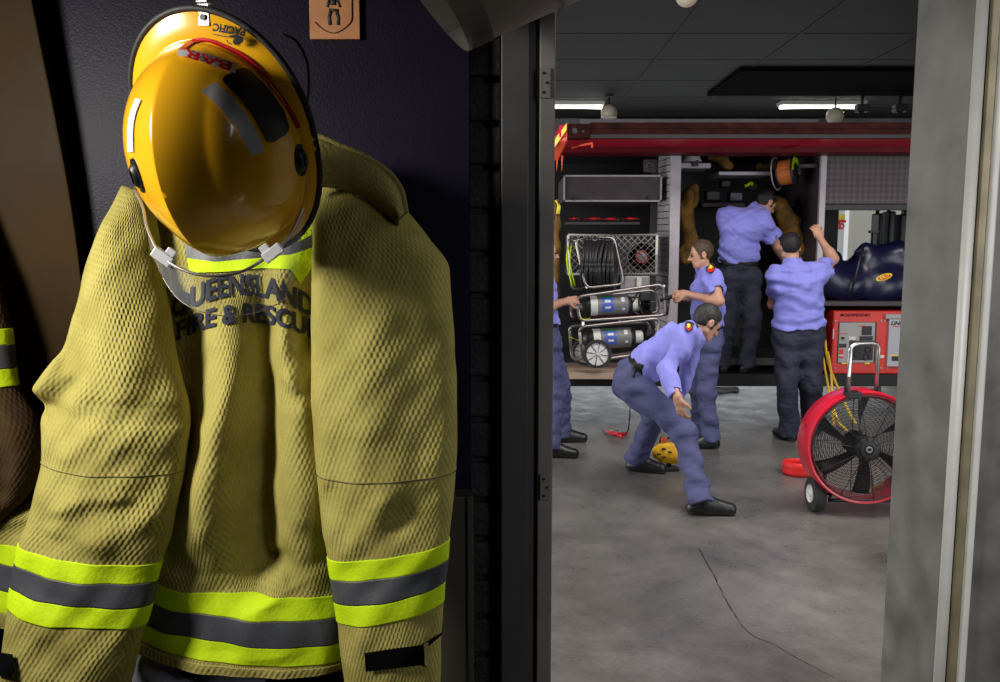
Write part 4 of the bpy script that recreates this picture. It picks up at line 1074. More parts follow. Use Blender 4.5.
bm = B(); lathe(bm, [(.045, .014), (.052, .016), (.058, .014)], (q.x, 7.58, q.z), (0, -1, 0), 32); obj('hub_ring', bm, 'hel_red', t)
bm = B(); a, c = P(625, 297, 7.5), P(650, 276, 7.5); box(bm, (a.x, 7.5, a.z), (c.x, 7.8, c.z), .01); t2 = thing('steel_canister', 'pale steel canister below the lattice guard', 'canister', (a.x, 7.5, a.z)); obj('canister_body', bm, 'alu', t2)
bm = B(); q = P(639, 286, 7.47); cyl(bm, q+Vector((0, 0, -.1)), q+Vector((0, 0, .08)), .022, seg=16); obj('canister_post', bm, 'cyl_white', t2)
# yellow breathing set glimpsed by the jamb
t = tangle('breathing_set', [P(556, 205, 7.4), P(557, 225, 7.4), P(556, 262, 7.4), P(557, 300, 7.4)], .035, 'gear_yellow', 'yellow and black strap of a breathing set beside the jamb', 'breathing set', seed=2)
bm = B(); q = P(558, 203, 7.35); tube(bm, [P(556, 200, 7.35), P(559, 206, 7.35), P(558, 214, 7.35)], .018, 8); tag(obj('lime_buckle', bm, 'stripe_yellow'), 'small yellow buckle at top of strap by the jamb', 'buckle')

# ---------------------------------------------------------------- navy bag on the right shelf
zsh = tz(301.5)
lo, hi = P(822, 300, 8.2), P(925, 225, 7.4)
f = Field((tx(822), 7.62, zsh), (tx(935), 8.45, zsh+.75), .014)
f.cap((tx(845), 7.95, zsh+.20), (tx(925), 7.95, zsh+.22), .21, .24, k=.05)
f.cap((tx(834), 7.9, zsh+.14), (tx(925), 7.85, zsh+.14), .17, .2, k=.08)
f.cap((tx(880), 7.90, zsh+.36), (tx(912), 7.9, zsh+.44), .13, .15, k=.07); f.cap((tx(866), 7.85, zsh+.46), (tx(876), 7.85, zsh+.50), .035, .03, k=.07); f.cap((tx(828), 7.9, zsh+.36), (tx(850), 7.9, zsh+.40), .09, .08, k=.05)
f.cap((tx(832), 8.0, zsh+.38), (tx(846), 8.0, zsh+.40), .06, .06, k=.08)
f.plane((0, 0, zsh+.004), (0, 0, -1)); f.plane((0, YT+.03, 0), (0, -1, 0)); f.wrinkle(.020, 15, 3, [(1, 0, .8), (.6, 0, -1)])
bag = thing('equipment_bag', 'large shiny navy bag with orange badge above the red generator', 'bag', (tx(870), 8.0, zsh))
ob = f.mesh('bag_body', 'bag_navy', bag)
bm = B(); q = P(884, 277, YT-.0); 
poly = [(884+8.0*math.cos(a)*1.0+1.2*math.sin(a), 277.3-3.6*math.sin(a)-1.6*math.cos(a)) for a in [2*math.pi*k/24 for k in range(24)]]
eb = drape('badge', px_poly(poly, 3), ob, 'stripe_yellow', ob, .004)
drape('badge_field', px_poly([(884+(x-884)*.8, 277.3+(y-277.3)*.72) for x, y in poly], 3), ob, 'hose_red', ob, .007)
drape('lettering', px_text('OUT', (884, 277.4), 4.4, -12, .03, .2, 1.0, step=2), ob, 'stripe_yellow', ob, .010)
bm = B(); q = P(873.5, 233, 7.95); box(bm, (q.x-.045, 7.93, q.z-.0), (q.x+.045, 7.97, q.z+.025), .004); box(bm, (q.x-.013, 7.93, q.z-.12), (q.x+.013, 7.97, q.z), .004); obj('pull_handle', bm, 'cast_black', bag)
bm = B(); tube(bm, [(q.x+.03, 7.92, q.z-.0), (q.x+.03, 7.92, q.z-.11)], .010, 8); obj('handle_rod', bm, 'chrome', bag)
bm = B(); tube(bm, [P(864, 244, YT+.06), P(858, 268, YT+.02), P(850, 298, YT+.02)], .012, 8, flat=((0, 1, 0), .3)); obj('strap', bm, 'bag_dark', bag)
# black gear behind the bag and cream wall/sign seen through the opening
for i, (x0_, x1_, y0_, y1_, Y) in enumerate(((878, 884, 213, 250, 8.4), (888, 897, 211, 252, 8.35), (899, 925, 214, 260, 8.3))):
    a, c = P(x0_, y1_, Y), P(x1_, y0_, Y); t = thing('stowed_pump', ['narrow black pump column behind the bag', 'black pump casing behind the bag', 'wide dark casing behind the bag near steel reveal'][i], 'pump', a)
    bm = B(); box(bm, a, (c.x, Y+.2, c.z), .02); obj('casing', bm, 'cast_black', t); bm = B(); cyl(bm, ((a.x+c.x)/2, Y+.1, c.z-.01), ((a.x+c.x)/2, Y+.1, c.z+.03), .02, seg=12); obj('cap', bm, 'alu_dull', t)
# outside: cream wall and a sign
a, c = P(851, 262, 17.5), P(905, 196, 17.5)
bm = B(); box(bm, (a.x, 17.5, -.1), (c.x+3, 17.7, 4.0)); struct(obj('wall_outside', bm, 'cream'))
a, c = P(829, 258, 18.5), P(846, 200, 18.5)
t = thing('street_sign', 'white sign with yellow and red marks seen through the truck', 'sign', ((a.x+c.x)/2, 18.5, 0))
bm = B(); box(bm, (a.x-.3, 18.5, a.z), (c.x, 18.55, c.z), .02); bo = obj('board', bm, 'sign_white', t)
for xx in (a.x-.1, c.x-.15):
    bm = B(); cyl(bm, (xx, 18.58, -.1), (xx, 18.58, c.z), .04, seg=10); obj('post', bm, 'alu', t)
bm = B(); tube(bm, [P(833, 219, 18.48), P(839, 217.5, 18.48), P(845, 217, 18.48)], .06, 8, flat=((0, 1, 0), .2)); obj('yellow_mark', bm, 'stripe_yellow', bo)
bm = B(); tube(bm, catmull([P(838, 223, 18.48), P(841, 221, 18.48), P(846, 221.5, 18.48)], 4), .03, 8, flat=((0, 1, 0), .2)); obj('red_mark', bm, 'hose_red', bo)
lettering('lettering', 'ED', P(840, 226.5, 18.49), (1, 0, 0), (0, 0, 1), .17, 'hose_red', bo, .008)
upright(845.5, 848, 'truck_dark', 8.7, 8.76, hz1+.05, hz0-.1, 'window_bar'); 

# ---------------------------------------------------------------- the red generator
YG = 7.58
gx0, gx1 = P(832.5, 340, YG).x, P(925, 340, YG).x; gz0, gz1 = zs1+.004, P(850, 311, YG).z
gen = thing('generator', 'red generator with grey control panel on the truck sill', 'generator', ((gx0+gx1)/2, YG+.3, gz0))
bm = B(); box(bm, (gx0, YG, gz0), (gx1, YG+.6, gz1), .012); cas = obj('case', bm, 'gen_red', gen)
def G(name, x0_, y0_, x1_, y1_, m, parent, d=.012, bev=.003, dy=0.):
    a, c = P(x0_, y1_, YG), P(x1_, y0_, YG); bm = B(); box(bm, (a.x, YG-d-dy, a.z), (c.x, YG+.004-dy, c.z), bev); return obj(name, bm, m, parent)
G('frame_recess', 836.5, 322, 877, 363, 'cast_black', gen, .004)
pn = G('control_panel', 837.5, 322.5, 875, 362.5, 'gen_panel', gen, .01)
G('display', 861, 326, 871.5, 335, 'cast_black', pn, .016); G('switch', 848, 336.5, 855, 340, 'cyl_white', pn, .018); G('switch', 859, 336, 872, 340, 'cast_black', pn, .022)
G('socket_plate', 848, 340.5, 873, 360, 'cast_black', pn, .016); G('red_label', 838.5, 349, 843, 358, 'hose_red', pn, .014); G('dark_label', 838.5, 343.5, 846, 347.5, 'cast_black', pn, .014); G('warning_label', 838.5, 354.5, 843, 356, 'cyl_white', pn, .016)
G('red_line', 858, 325.3, 865, 326.3, 'hose_red', pn, .014); G('red_line', 838, 333.2, 847, 333.9, 'hose_red', pn, .013)
for (x, y) in ((857, 354), (868, 350), (857, 346), (866, 357)):
    q = P(x, y, YG-.016); bm = B(); lathe(bm, [(0, .004), (.02, .004), (.024, .012), (.03, .012), (.03, -.004)], q, (0, -1, 0), 18); obj('outlet', bm, 'fan_black', pn, angle=40)
q = P(842.5, 338, YG-.01); bm = B(); cyl(bm, q, q+Vector((0, -.02, 0)), .013, seg=14); obj('knob', bm, 'fan_black', pn)
wp = G('side_panel', 885.5, 319, 925, 366, 'gen_white', gen, .03); G('panel_lip', 884, 314, 925, 318.5, 'gen_panel', gen, .035)
G('label', 888, 354.5, 897.5, 355.7, 'label_yellow', wp, .034); G('label', 890, 356, 897, 360.5, 'cast_black', wp, .034)
G('logo_line', 891, 326, 925, 326.8, 'hose_red', wp, .033)
lettering('lettering', 'LINCOLN', P(902.5, 323.5, YG-.0315), (1, 0, 0), (0, 0, 1), .052, 'black', wp, .002, .3)
lettering('lettering', 'MOSHINDENKI', P(855, 315.2, YG-.001), (1, 0, 0), (0, 0, 1), .042, 'rail_dark', cas, .001, .0)
for (x, y) in ((835.5, 320.5), (881, 320.5), (884.5, 320.5), (835, 368), (881, 368), (887, 368)):
    q = P(x, y, YG); bm = B(); cyl(bm, q, q+Vector((0, -.008, 0)), .008, seg=10); obj('bolt', bm, 'alu', gen)
G('side_label', 832.6, 329, 834, 339, 'cyl_white', gen, .006, .001); G('side_label', 879, 355, 884, 358, 'cyl_white', gen, .006, .001)
for x in (843, 866): G('latch', x-2, 362.5, x+3, 364, 'label_yellow', gen, .02)

# ---------------------------------------------------------------- breathing-apparatus trolley with hose reel
YC = 7.12
cart = thing('hose_trolley', 'tubular steel trolley with hose reel and two grey air cylinders', 'trolley', P(612, 371, YC))
def C_(x, y, d=0.): return P(x, y, YC+d)
mat('frame_steel', (.42, .38, .36), .35, metal=.9)
def loop(name, pts, r=.013, m='frame_steel', par=None, cl=True, n=4):
    P0 = [Vector(q) for q in pts]
    cr = []
    k = len(P0)
    for i in range(k):       # round the corners
        a, b_, c = P0[i-1], P0[i], P0[(i+1) % k]
        if not cl and i in (0, k-1): cr.append(b_); continue
        d1, d2 = (a-b_), (c-b_); l = min(.06, d1.length*.4, d2.length*.4); s1, s2 = b_+d1.normalized()*l, b_+d2.normalized()*l
        for j in range(n+1):
            t = j/n; cr.append(s1*(1-t)**2+b_*2*t*(1-t)+s2*t*t)
    bm = B(); tube(bm, cr, r, 10, closed=cl); return obj(name, bm, m, par or cart, smooth=True)
# the two long frames
loop('frame_tube', [C_(576, 297, -.12), C_(663, 284, -.12), C_(666, 315, -.12), C_(580, 321, -.12)])
loop('frame_tube', [C_(570, 299, .14), C_(655, 290, .14), C_(660, 312, .14), C_(572, 320, .14)])
loop('frame_tube', [C_(579, 327, -.12), C_(660, 318, -.12), C_(655, 352, -.12), C_(583, 362, -.12)])
loop('frame_tube', [C_(569, 326, .14), C_(650, 322, .14), C_(650, 350, .14), C_(572, 360, .14)])
bm = B(); tube(bm, [C_(577, 297, -.12), C_(577, 297, .14)], .012, 8); tube(bm, [C_(664, 286, -.12), C_(656, 290, .14)], .012, 8); tube(bm, [C_(620, 321, -.12), C_(620, 319, .14)], .012, 8)
tube(bm, [C_(583, 322, -.12), C_(583, 328, -.12)], .012, 8); tube(bm, [C_(654, 316, -.12), C_(654, 319, -.12)], .012, 8); obj('cross_bar', bm, 'chrome', cart)
bm = B(); tube(bm, [C_(570, 320, -.06), C_(652, 313.5, -.06)], .02, 8, flat=((0, 1, 0), .5)); obj('support_rail', bm, 'rail_dark', cart)
bm = B(); tube(bm, catmull([C_(661, 300, -.1), C_(667, 298, -.13), C_(671, 297, -.15), C_(675, 296, -.16)], 4), .018, 10); obj('handle', bm, 'fan_black', cart, smooth=True)
bm = B(); tube(bm, [C_(669, 298, -.1), C_(667, 315, -.05)], .012, 8); obj('handle_post', bm, 'chrome', cart)
# hose reel on top
rc = C_(600, 265, .02); ra = Vector((1, -.28, .0)).normalized()
rs = thing('x', None, None); bpy.data.objects.remove(rs)
bm = B(); x_, y_, d_ = frame(ra)
for k in range(9):
    rr_ = .205+.006*math.sin(k*1.7); cc_ = rc+d_*(-.128+.032*k)
    tube(bm, [cc_+d_*.010*math.sin(2*a+k)+(x_*math.cos(a)+y_*math.sin(a))*rr_ for a in [2*math.pi*j/40 for j in range(40)]], .0165, 8, closed=True)
rl = obj('hose_coil', bm, 'hose_black', cart)
bm = B(); cyl(bm, rc-d_*.14, rc+d_*.14, .185, seg=36); obj('drum', bm, 'fan_black', cart)
loop('reel_frame', [C_(575, 239, -.10), C_(586, 288, -.14), C_(624, 284, -.16), C_(614, 237, -.10)], .011)
loop('reel_frame', [C_(568, 239, .22), C_(572, 290, .22), C_(612, 284, .22), C_(612, 238, .22)], .011)
bm = B(); tube(bm, [C_(576, 241, -.10), C_(569, 240, .22)], .012, 8); tube(bm, [C_(614, 238, -.10), C_(611, 239, .22)], .012, 8); tube(bm, [C_(587, 287, -.14), C_(573, 289, .22)], .012, 8); obj('cross_bar', bm, 'chrome', cart)
for k, (x0_, x1_) in enumerate(((568, 572), (571, 575))):
    bm = B(); tube(bm, catmull([C_(x0_, 246, .0), C_(x0_-1, 262, .0), C_(x1_, 286, .0)], 4), .007, 6); obj('lime_line', bm, 'hiviz', cart)
# cylinders
def bottle(x0, x1, y, dy, d, lab=None):
    a, b_ = C_(x0, y, d), C_(x1, y+dy, d); ax = (b_-a); Lg = ax.length; ax.normalize(); Rr = .088
    bm = B(); lathe(bm, [(0, 0), (.03, .003), (Rr*.75, .03), (Rr, .075), (Rr, Lg*.72), (Rr*.8, Lg*.76), (.03, Lg*.8), (0, Lg*.8)], a, ax, 36); o = obj('air_cylinder', bm, 'fan_black', cart, angle=40)
    def band(s0, s1, m, g=.002, nm='wrap'):
        bm = B(); lathe(bm, [(Rr-.004, Lg*s0), (Rr+g, Lg*s0), (Rr+g, Lg*s1), (Rr-.004, Lg*s1)], a, ax, 36); return obj(nm, bm, m, o, angle=40)
    band(.22, .70, 'cyl_grey'); band(.17, .27, 'cyl_white', .004)
    bm = B(); lathe(bm, [(0, Lg*.70), (.055, Lg*.71), (.058, Lg*.73), (.058, Lg*.86), (.045, Lg*.88), (0, Lg*.88)], a, ax, 24); obj('valve_guard', bm, 'cyl_white', o, angle=40)
    bm = B(); cyl(bm, a+ax*Lg*.86, a+ax*Lg*1.02, .022, seg=14); v = a+ax*Lg*.96; cyl(bm, v+Vector((0, 0, -.05)), v+Vector((0, 0, .06)), .016, seg=12); cyl(bm, v+Vector((-.03, -.04, .0)), v+Vector((.03, -.04, 0)), .03, seg=14); obj('valve', bm, 'cast_black', o)
    def patch(u0, u1, a0, a1, m, g, nm):
        bm = B(); x_, y_, d_ = frame(ax); base = math.atan2(Vector((0, -1, .25)).dot(y_), Vector((0, -1, .25)).dot(x_)); n = 6; pr = None
        for k in range(n+1):
            t = base+R(a0+(a1-a0)*k/n); r = [bm.verts.new(a+ax*Lg*u+(x_*math.cos(t)+y_*math.sin(t))*(Rr+g)) for u in (u0, u1)]
            if pr: bm.faces.new((pr[0], pr[1], r[1], r[0]))
            pr = r
        return obj(nm, bm, m, o, smooth=True)
    patch(.33, .49, -42, 38, 'cyl_blue', .0035, 'blue_label'); patch(.34, .48, 38, 60, 'cyl_green', .004, 'green_label'); patch(.35, .47, -40, 60, 'cyl_blue', .003, 'blue_label')
    patch(.37, .45, -26, -14, 'cyl_white', .005, 'label_text'); patch(.37, .45, 8, 24, 'cyl_white', .005, 'label_text'); patch(.60, .65, 10, 40, 'cyl_white', .004, 'white_label'); patch(.61, .65, -38, -25, 'cyl_white', .004, 'white_label')
    return o
bottle(578, 648, 307, -3, -.02); bottle(581, 651, 340, -4, -.02)
bm = B()
for k in range(7):
    p0 = C_(640+random.uniform(-4, 16), 292+random.uniform(0, 20), random.uniform(-.1, .1)); p1 = C_(640+random.uniform(-4, 18), 300+random.uniform(0, 45), random.uniform(-.1, .1)); tube(bm, catmull([p0, (p0+p1)/2+Vector((random.uniform(-.06, .06), 0, random.uniform(-.05, .05))), p1], 5), .008, 6)
obj('air_hose', bm, 'hose_black', cart, smooth=True)
bm = B(); q = C_(645, 296, -.05); box(bm, q-Vector((.05, .04, .04)), q+Vector((.05, .04, .04)), .012); q = C_(652, 306, -.02); box(bm, q-Vector((.03, .04, .05)), q+Vector((.03, .04, .05)), .012); obj('regulator', bm, 'cast_black', cart)
bm = B(); tube(bm, [C_(580, 319, -.13), C_(590, 318.5, -.13)], .006, 6); tube(bm, [C_(570, 337, .0), C_(580, 341, -.1)], .007, 6); obj('lime_line', bm, 'hiviz', cart)
# wheels
for (x, y, d, nm) in ((597.5, 354, -.20, 0), (585, 352, .26, 1)):
    c = C_(x, y, d); t = B(); axx = Vector((.06, -1, .02)).normalized()
    lathe(t, [(.100, -.02), (.122, -.02), (.126, -.01), (.126, .01), (.122, .02), (.100, .02)], c, axx, 40, closed=True); wo = obj('wheel', t, 'tyre', cart, angle=40)
    bm = B(); lathe(bm, [(.0, .005), (.104, .0), (.104, -.012), (.0, -.012)], c, axx, 40); hb = obj('wheel_disc', bm, 'wheel_white', wo, angle=30)
    x_, y_, d_ = frame(axx)
    for k in range(8):
        a = R(45*k+10); dr_ = x_*math.cos(a)+y_*math.sin(a); bm = B(); tube(bm, [c+d_*.006+dr_*.012, c+d_*.010+dr_*.055, c+d_*.003+dr_*.1], [.002, .0035, .0035], 8, flat=(d_, .5)); obj('spoke', bm, 'cyl_grey', wo)
    bm = B(); cyl(bm, c, c+d_*.02, .013, seg=16); obj('hub_cap', bm, 'wheel_white', wo)
# ---------------------------------------------------------------- red drum fan on wheels
fc = P(862, 446, 4.9); fa = Vector((-.08, -1, .04)).normalized(); FR = .325
fw_ = F(815, 520)
fan = thing('drum_fan', 'large red drum fan with black grille standing on the bay floor', 'fan', (fc.x, fc.y, 0))
x_, y_, d_ = frame(fa)
bm = B(); prof = [(FR+.005, .07), (FR+.022, .075), (FR+.030, .06), (FR+.034, -.13), (FR+.024, -.15), (FR+.0, -.15), (FR-.01, -.13), (FR-.01, .06)]
lathe(bm, prof, fc, fa, 72, closed=True); obj('shroud', bm, 'fan_red', fan, angle=35)
bm = B()
def gz(r): return .075+.03*(1-(r/FR)**2)
for k in range(24):
    r = .075+(FR-.075)*k/23; tube(bm, [fc+d_*gz(r)+(x_*math.cos(a)+y_*math.sin(a))*r for a in [2*math.pi*j/56 for j in range(56)]], .0016 if k < 23 else .005, 5, closed=True)
gr = obj('grille', bm, 'fan_black', fan)
bm = B()
for k in range(10):
    a = 2*math.pi*k/10+.15; dr = x_*math.cos(a)+y_*math.sin(a); tube(bm, [fc+d_*(gz(.05+(FR-.05)*t/6)+.002)+dr*(.05+(FR-.05)*t/6) for t in range(7)], .0028, 6)
obj('grille_rib', bm, 'fan_black', gr)
bm = B()
for k in range(14):
    r = .05+(FR-.05)*k/13; tube(bm, [fc-d_*.17+(x_*math.cos(a)+y_*math.sin(a))*r for a in [2*math.pi*j/40 for j in range(40)]], .0018, 5, closed=True)
for k in range(8):
    a = 2*math.pi*k/8; dr = x_*math.cos(a)+y_*math.sin(a); tube(bm, [fc-d_*.172+dr*.03, fc-d_*.172+dr*FR], .0028, 5)
obj('rear_grille', bm, 'fan_black', fan)
bm = B(); lathe(bm, [(0, .118), (.022, .118), (.024, .110), (.028, .110), (.030, .122), (.050, .120), (.053, .105), (.070, .104), (.078, .098), (.078, .09), (0, .09)], fc, fa, 36); hb = obj('hub', bm, 'cast_black', fan, angle=35)
bm = B(); lathe(bm, [(.008, .118), (.012, .128), (.020, .128), (.022, .118)], fc, fa, 24); obj('hub_ring', bm, 'cyl_grey', hb)
for k in range(6):
    a0 = 2*math.pi*k/6+.35; bm = B(); rows = []
    for i in range(8):
        t = i/7; r = .07+(FR-.095)*t; w = .10+.26*t*(1-.25*t); tw = .055*(1-.5*t); sw = .18*t
        rows.append([bm.verts.new(fc+d_*(.0-tw*s)+(x_*math.cos(a0+sw+w*s/ (1+t))+y_*math.sin(a0+sw+w*s/(1+t)))*r) for s in (-1, -.5, 0, .5, 1)])
    for A, C in zip(rows, rows[1:]):
        for j in range(4): bm.faces.new((A[j], A[j+1], C[j+1], C[j]))
    bmesh.ops.solidify(bm, geom=bm.faces[:], thickness=.004); obj('blade', bm, 'cast_black', fan, smooth=True)
bm = B(); cyl(bm, fc-d_*.14, fc-d_*.01, .075, seg=28); cyl(bm, fc-d_*.01, fc+d_*.02, .055, seg=24); obj('motor', bm, 'fan_black', fan, angle=40)
for a in (20, 75, 140, 200, 250, 310):
    dr = x_*math.cos(R(a))+y_*math.sin(R(a)); p = fc+d_*(-.02)+dr*(FR+.028); bm = B(); cyl(bm, p, p+dr*.008, .008, seg=8); obj('bolt', bm, 'cast_black', fan)
# handle
hxa, hxb = P(848.5, 388, 4.85), P(876.5, 386, 4.93)
ht = P(862, 344, 4.85).z
bm = B(); tp = [Vector((hxa.x, hxa.y, hxa.z)), Vector((hxa.x-.002, hxa.y, ht-.07))]
mid = (hxa+hxb)/2; w = (hxb-hxa); hw = w.length/2; ud = w.normalized()
top_ = [Vector((mid.x, mid.y, ht-.05))+ud*(-hw*math.cos(R(a)))+Vector((0, 0, .05*math.sin(R(a)))) for a in range(0, 181, 15)]
top_ = [Vector((mid.x, mid.y, ht-.05))+ud*(-hw*abs(math.cos(R(a)))**.6*(1 if a < 90 else -1))+Vector((0, 0, .05*math.sin(R(a))**.6 if 0 < a < 180 else 0)) for a in range(0, 181, 10)]
tube(bm, [hxa+Vector((0, 0, -.08))]+top_+[hxb+Vector((0, 0, -.08))], .0125, 12); obj('handle', bm, 'chrome', fan, smooth=True)
bm = B(); c = mid+Vector((0, .0, -.045)); obox(bm, c, ud, Vector((-ud.y, ud.x, 0)), (0, 0, 1), .125, .035, .022, .008); obox(bm, c+Vector((-.1, 0, .03)), ud, (0, 1, 0), (0, 0, 1), .012, .014, .02, .004); obox(bm, c+Vector((.1, 0, .03)), ud, (0, 1, 0), (0, 0, 1), .012, .014, .02, .004); obj('handle_clamp', bm, 'fan_black', fan)
bm = B(); q = hxa+Vector((0, -.0125, .06)); cyl(bm, q, q+Vector((0, -.003, 0)), .005, seg=8); obj('red_button', bm, 'hel_red', fan)
# wheels and undercarriage
axw = Vector((fa.y*-1, fa.x, 0)).normalized()
if axw.x < 0: axw = -axw
axw = Vector((1, -.03, 0)).normalized()
wr_ = .112
wl = P(815, 502, 4.97); wl.z = wr_; wrt = wl+axw*.58
for c in (wl, wrt):
    bm = B(); lathe(bm, [(.052, -.034), (.094, -.038), (.108, -.029), (.112, -.012), (.112, .012), (.108, .029), (.094, .038), (.052, .034)], c, axw, 40, closed=True)
    for v in bm.verts: pass
    t = obj('wheel', bm, 'tyre', fan, angle=40)
    bm = B(); lathe(bm, [(0, -.042), (.014, -.044), (.022, -.032), (.046, -.028), (.056, -.040), (.060, -.030), (.060, .02), (0, .02)], c, axw, 32); obj('wheel_hub', bm, 'wheel_white', t, angle=35)
bm = B(); cyl(bm, wl, wrt, .011, seg=12); obj('axle', bm, 'cast_black', fan)
for c in (wl+axw*.05, wrt-axw*.05):
    bm = B(); tgt = fc+axw*((c-fc).dot(axw))*.86; tgt.z = .30; tube(bm, [c, c+Vector((0, 0, .08)), tgt-d_*.12], .014, 8); obj('bracket', bm, 'cast_black', fan)
bm = B(); fr_ = [wl+axw*.12+Vector((0, 0, -.02)), wl+axw*.12-Vector((-.05, .22, .06)), wrt-axw*.12-Vector((-.05, .22, .06)), wrt-axw*.12+Vector((0, 0, -.02))]
b0 = fc+Vector((0, 0, -FR-.02)); 
tube(bm, [wl+axw*.1, b0-axw*.2+d_*.02, b0+axw*.2+d_*.02, wrt-axw*.1], .012, 8); obj('base_frame', bm, 'fan_black', fan)
for s in (-1, 1):
    bm = B(); f0 = fc+axw*.2*s-d_*.30; tube(bm, [Vector((f0.x, f0.y, .012)), Vector((f0.x, f0.y, .16))-d_*.04], .012, 8); obj('foot', bm, 'fan_black', fan)

# yellow cords hanging from the truck to behind the fan
for i, pts in enumerate(([(822, 352, 7.3), (826, 375, 7.1), (830, 395, 6.7), (838, 420, 6.4), (849, 432, 6.3)], [(828, 352, 7.3), (831, 372, 7.1), (832, 392, 6.8), (833, 415, 6.6), (834, 425, 6.5)], [(825, 338, 7.4), (828, 362, 7.3), (838, 388, 6.9), (848, 410, 6.6), (856, 424, 6.5)])):
    bm = B(); tube(bm, [Vector(q) for q in catmull([tuple(P(x, y, Y)) for x, y, Y in pts], 5)], .011, 8)
    tag(obj('yellow_rope', bm, 'rope_yellow', None, smooth=True), ['yellow rope behind the fan crossing to the grille centre', 'yellow rope hanging straightest behind the fan', 'yellow rope nearest the man with raised arm, slanting across the fan'][i], 'rope', 'yellow ropes hanging behind the fan')
# red coil of flat hose lying left of the fan
c = F(798, 474); bm = B(); lathe(bm, [(.045, .0), (.10, .0), (.113, .01), (.118, .03), (.112, .05), (.118, .07), (.112, .088), (.10, .092), (.045, .088)], c, (0, 0, 1), 44, closed=True)
t = thing('hose_roll', 'rolled red lay-flat hose on the floor left of the fan', 'hose', c); obj('roll', bm, 'hose_red', t, angle=50)
bm = B()
for r in (.06, .075, .09, .103): tube(bm, [c+Vector((r*math.cos(a), r*math.sin(a), .090)) for a in [2*math.pi*j/36 for j in range(36)]], .004, 6, closed=True)
obj('coil', bm, 'hose_red', t)
# yellow work lamp / hydraulic tool between the bending man's legs
c = F(668, 470); t = thing('rescue_tool', 'yellow rescue tool on the floor between bending man legs', 'tool', c)
X, Y0 = c.x, c.y; s = 1/133.
def W(px, py, d=0.): return P(px, py-3, Y0+d)
f = Field(V3(W(650, 470, -.15)), V3(W(690, 438, .15)), .006)
f.cap(W(659, 456), W(676, 457), .052, .060, k=.02); f.cap(W(662, 450), W(674, 450), .035, .04, k=.02); f.cap(W(656, 453), W(660, 456), .028, .03, k=.01); f.cap(W(662, 462), W(676, 463), .03, k=.01)
o = f.mesh('casing', 'warm_yellow', t)
for x, y in ((659, 457), (664, 452), (664, 460), (670, 455)):
    q = W(x, y, -.052); bm = B(); box(bm, q-Vector((.014, .015, .005)), q+Vector((.014, .015, .005)), .003); obj('vent', bm, 'cast_black', o)
bm = B(); tube(bm, [W(660, 450), W(661, 441), W(672, 441), W(674, 450)], .012, 8); obj('handle', bm, 'fan_black', t, smooth=True)
bm = B(); q = W(664, 442.5, -.01); obox(bm, q, (1, 0, .1), (0, 1, 0), (0, 0, 1), .022, .016, .016, .005); obj('red_cap', bm, 'orange_red', t)
bm = B(); a = W(669, 462); tube(bm, [a, Vector((a.x, a.y, .03))], .02, 10); obox(bm, (a.x, a.y, .0125), (1, 0, 0), (0, 1, 0), (0, 0, 1), .07, .05, .0125, .006); obj('foot', bm, 'fan_black', t)
# red clamp with a black lead
c = F(616, 433); t = thing('jump_lead', 'red spring clamp with black lead on the floor behind bending man', 'clamp', c)
bm = B(); tube(bm, [F(603, 430, .01), F(612, 433, .02), F(622, 437, .012)], [.008, .018, .012], 8); tube(bm, [F(606, 434, .01), F(614, 434, .03), F(626, 434, .015)], [.007, .014, .016], 8); obj('jaw', bm, 'fan_red', t, smooth=True)
bm = B(); tube(bm, [F(610, 431, .03), F(618, 430, .04)], .012, 8); obj('spring', bm, 'alu', t)
bm = B(); tube(bm, catmull([F(624, 434, .02), F(628, 430, .02), P(629.5, 418, 6.9), P(630, 400, 6.95), P(627, 385, 7.0)], 5), .006, 6); obj('lead', bm, 'hose_black', t, smooth=True)
# white cloth under the truck
f = Field(V3(F(700, 393))-np.array([.3, .4, .02]), V3(F(735, 388))+np.array([.4, .4, .12]), .018)
a, b_ = F(709, 391), F(735, 391)
f.cap(a, b_, .05, .04, k=.03, w=(0, 1, 0), sx=2.5); f.plane((0, 0, .002), (0, 0, -1)); f.wrinkle(.012, 30, 4); o = f.mesh('folded_cloth', 'cloth_white', None)
if o: tag(o, 'crumpled white cloth lying on the floor under the truck', 'cloth')
# ================================================================ the firefighters
mat('skin', (.50, .27, .185), .5, var=.08, vscale=25, spec=.4)
mat('hair_brown', (.055, .030, .018), .6, var=.3, vscale=60, bump=.4, bscale=160)
mat('hair_black', (.006, .005, .005), .6, var=.3, vscale=60, bump=.4, bscale=160)
mat('hair_greying', (.018, .017, .016), .55, var=.6, vscale=70, bump=.4, bscale=160)
mat('shirt', (.23, .235, .70), .75, var=.06, vscale=10, sheen=.1, bump=.15, bscale=40)
mat('trouser_blue', (.062, .068, .165), .8, var=.1, vscale=12, bump=.15, bscale=40)
mat('trouser_navy', (.020, .022, .045), .8, var=.15, vscale=12, bump=.15, bscale=40)
mat('boot', (.010, .010, .011), .38, var=.2, vscale=30, bump=.1, bscale=60)
mat('badge_black', (.01, .01, .014), .5)
mat('eye', (.02, .015, .012), .2)
UPV = Vector((0, 0, 1))
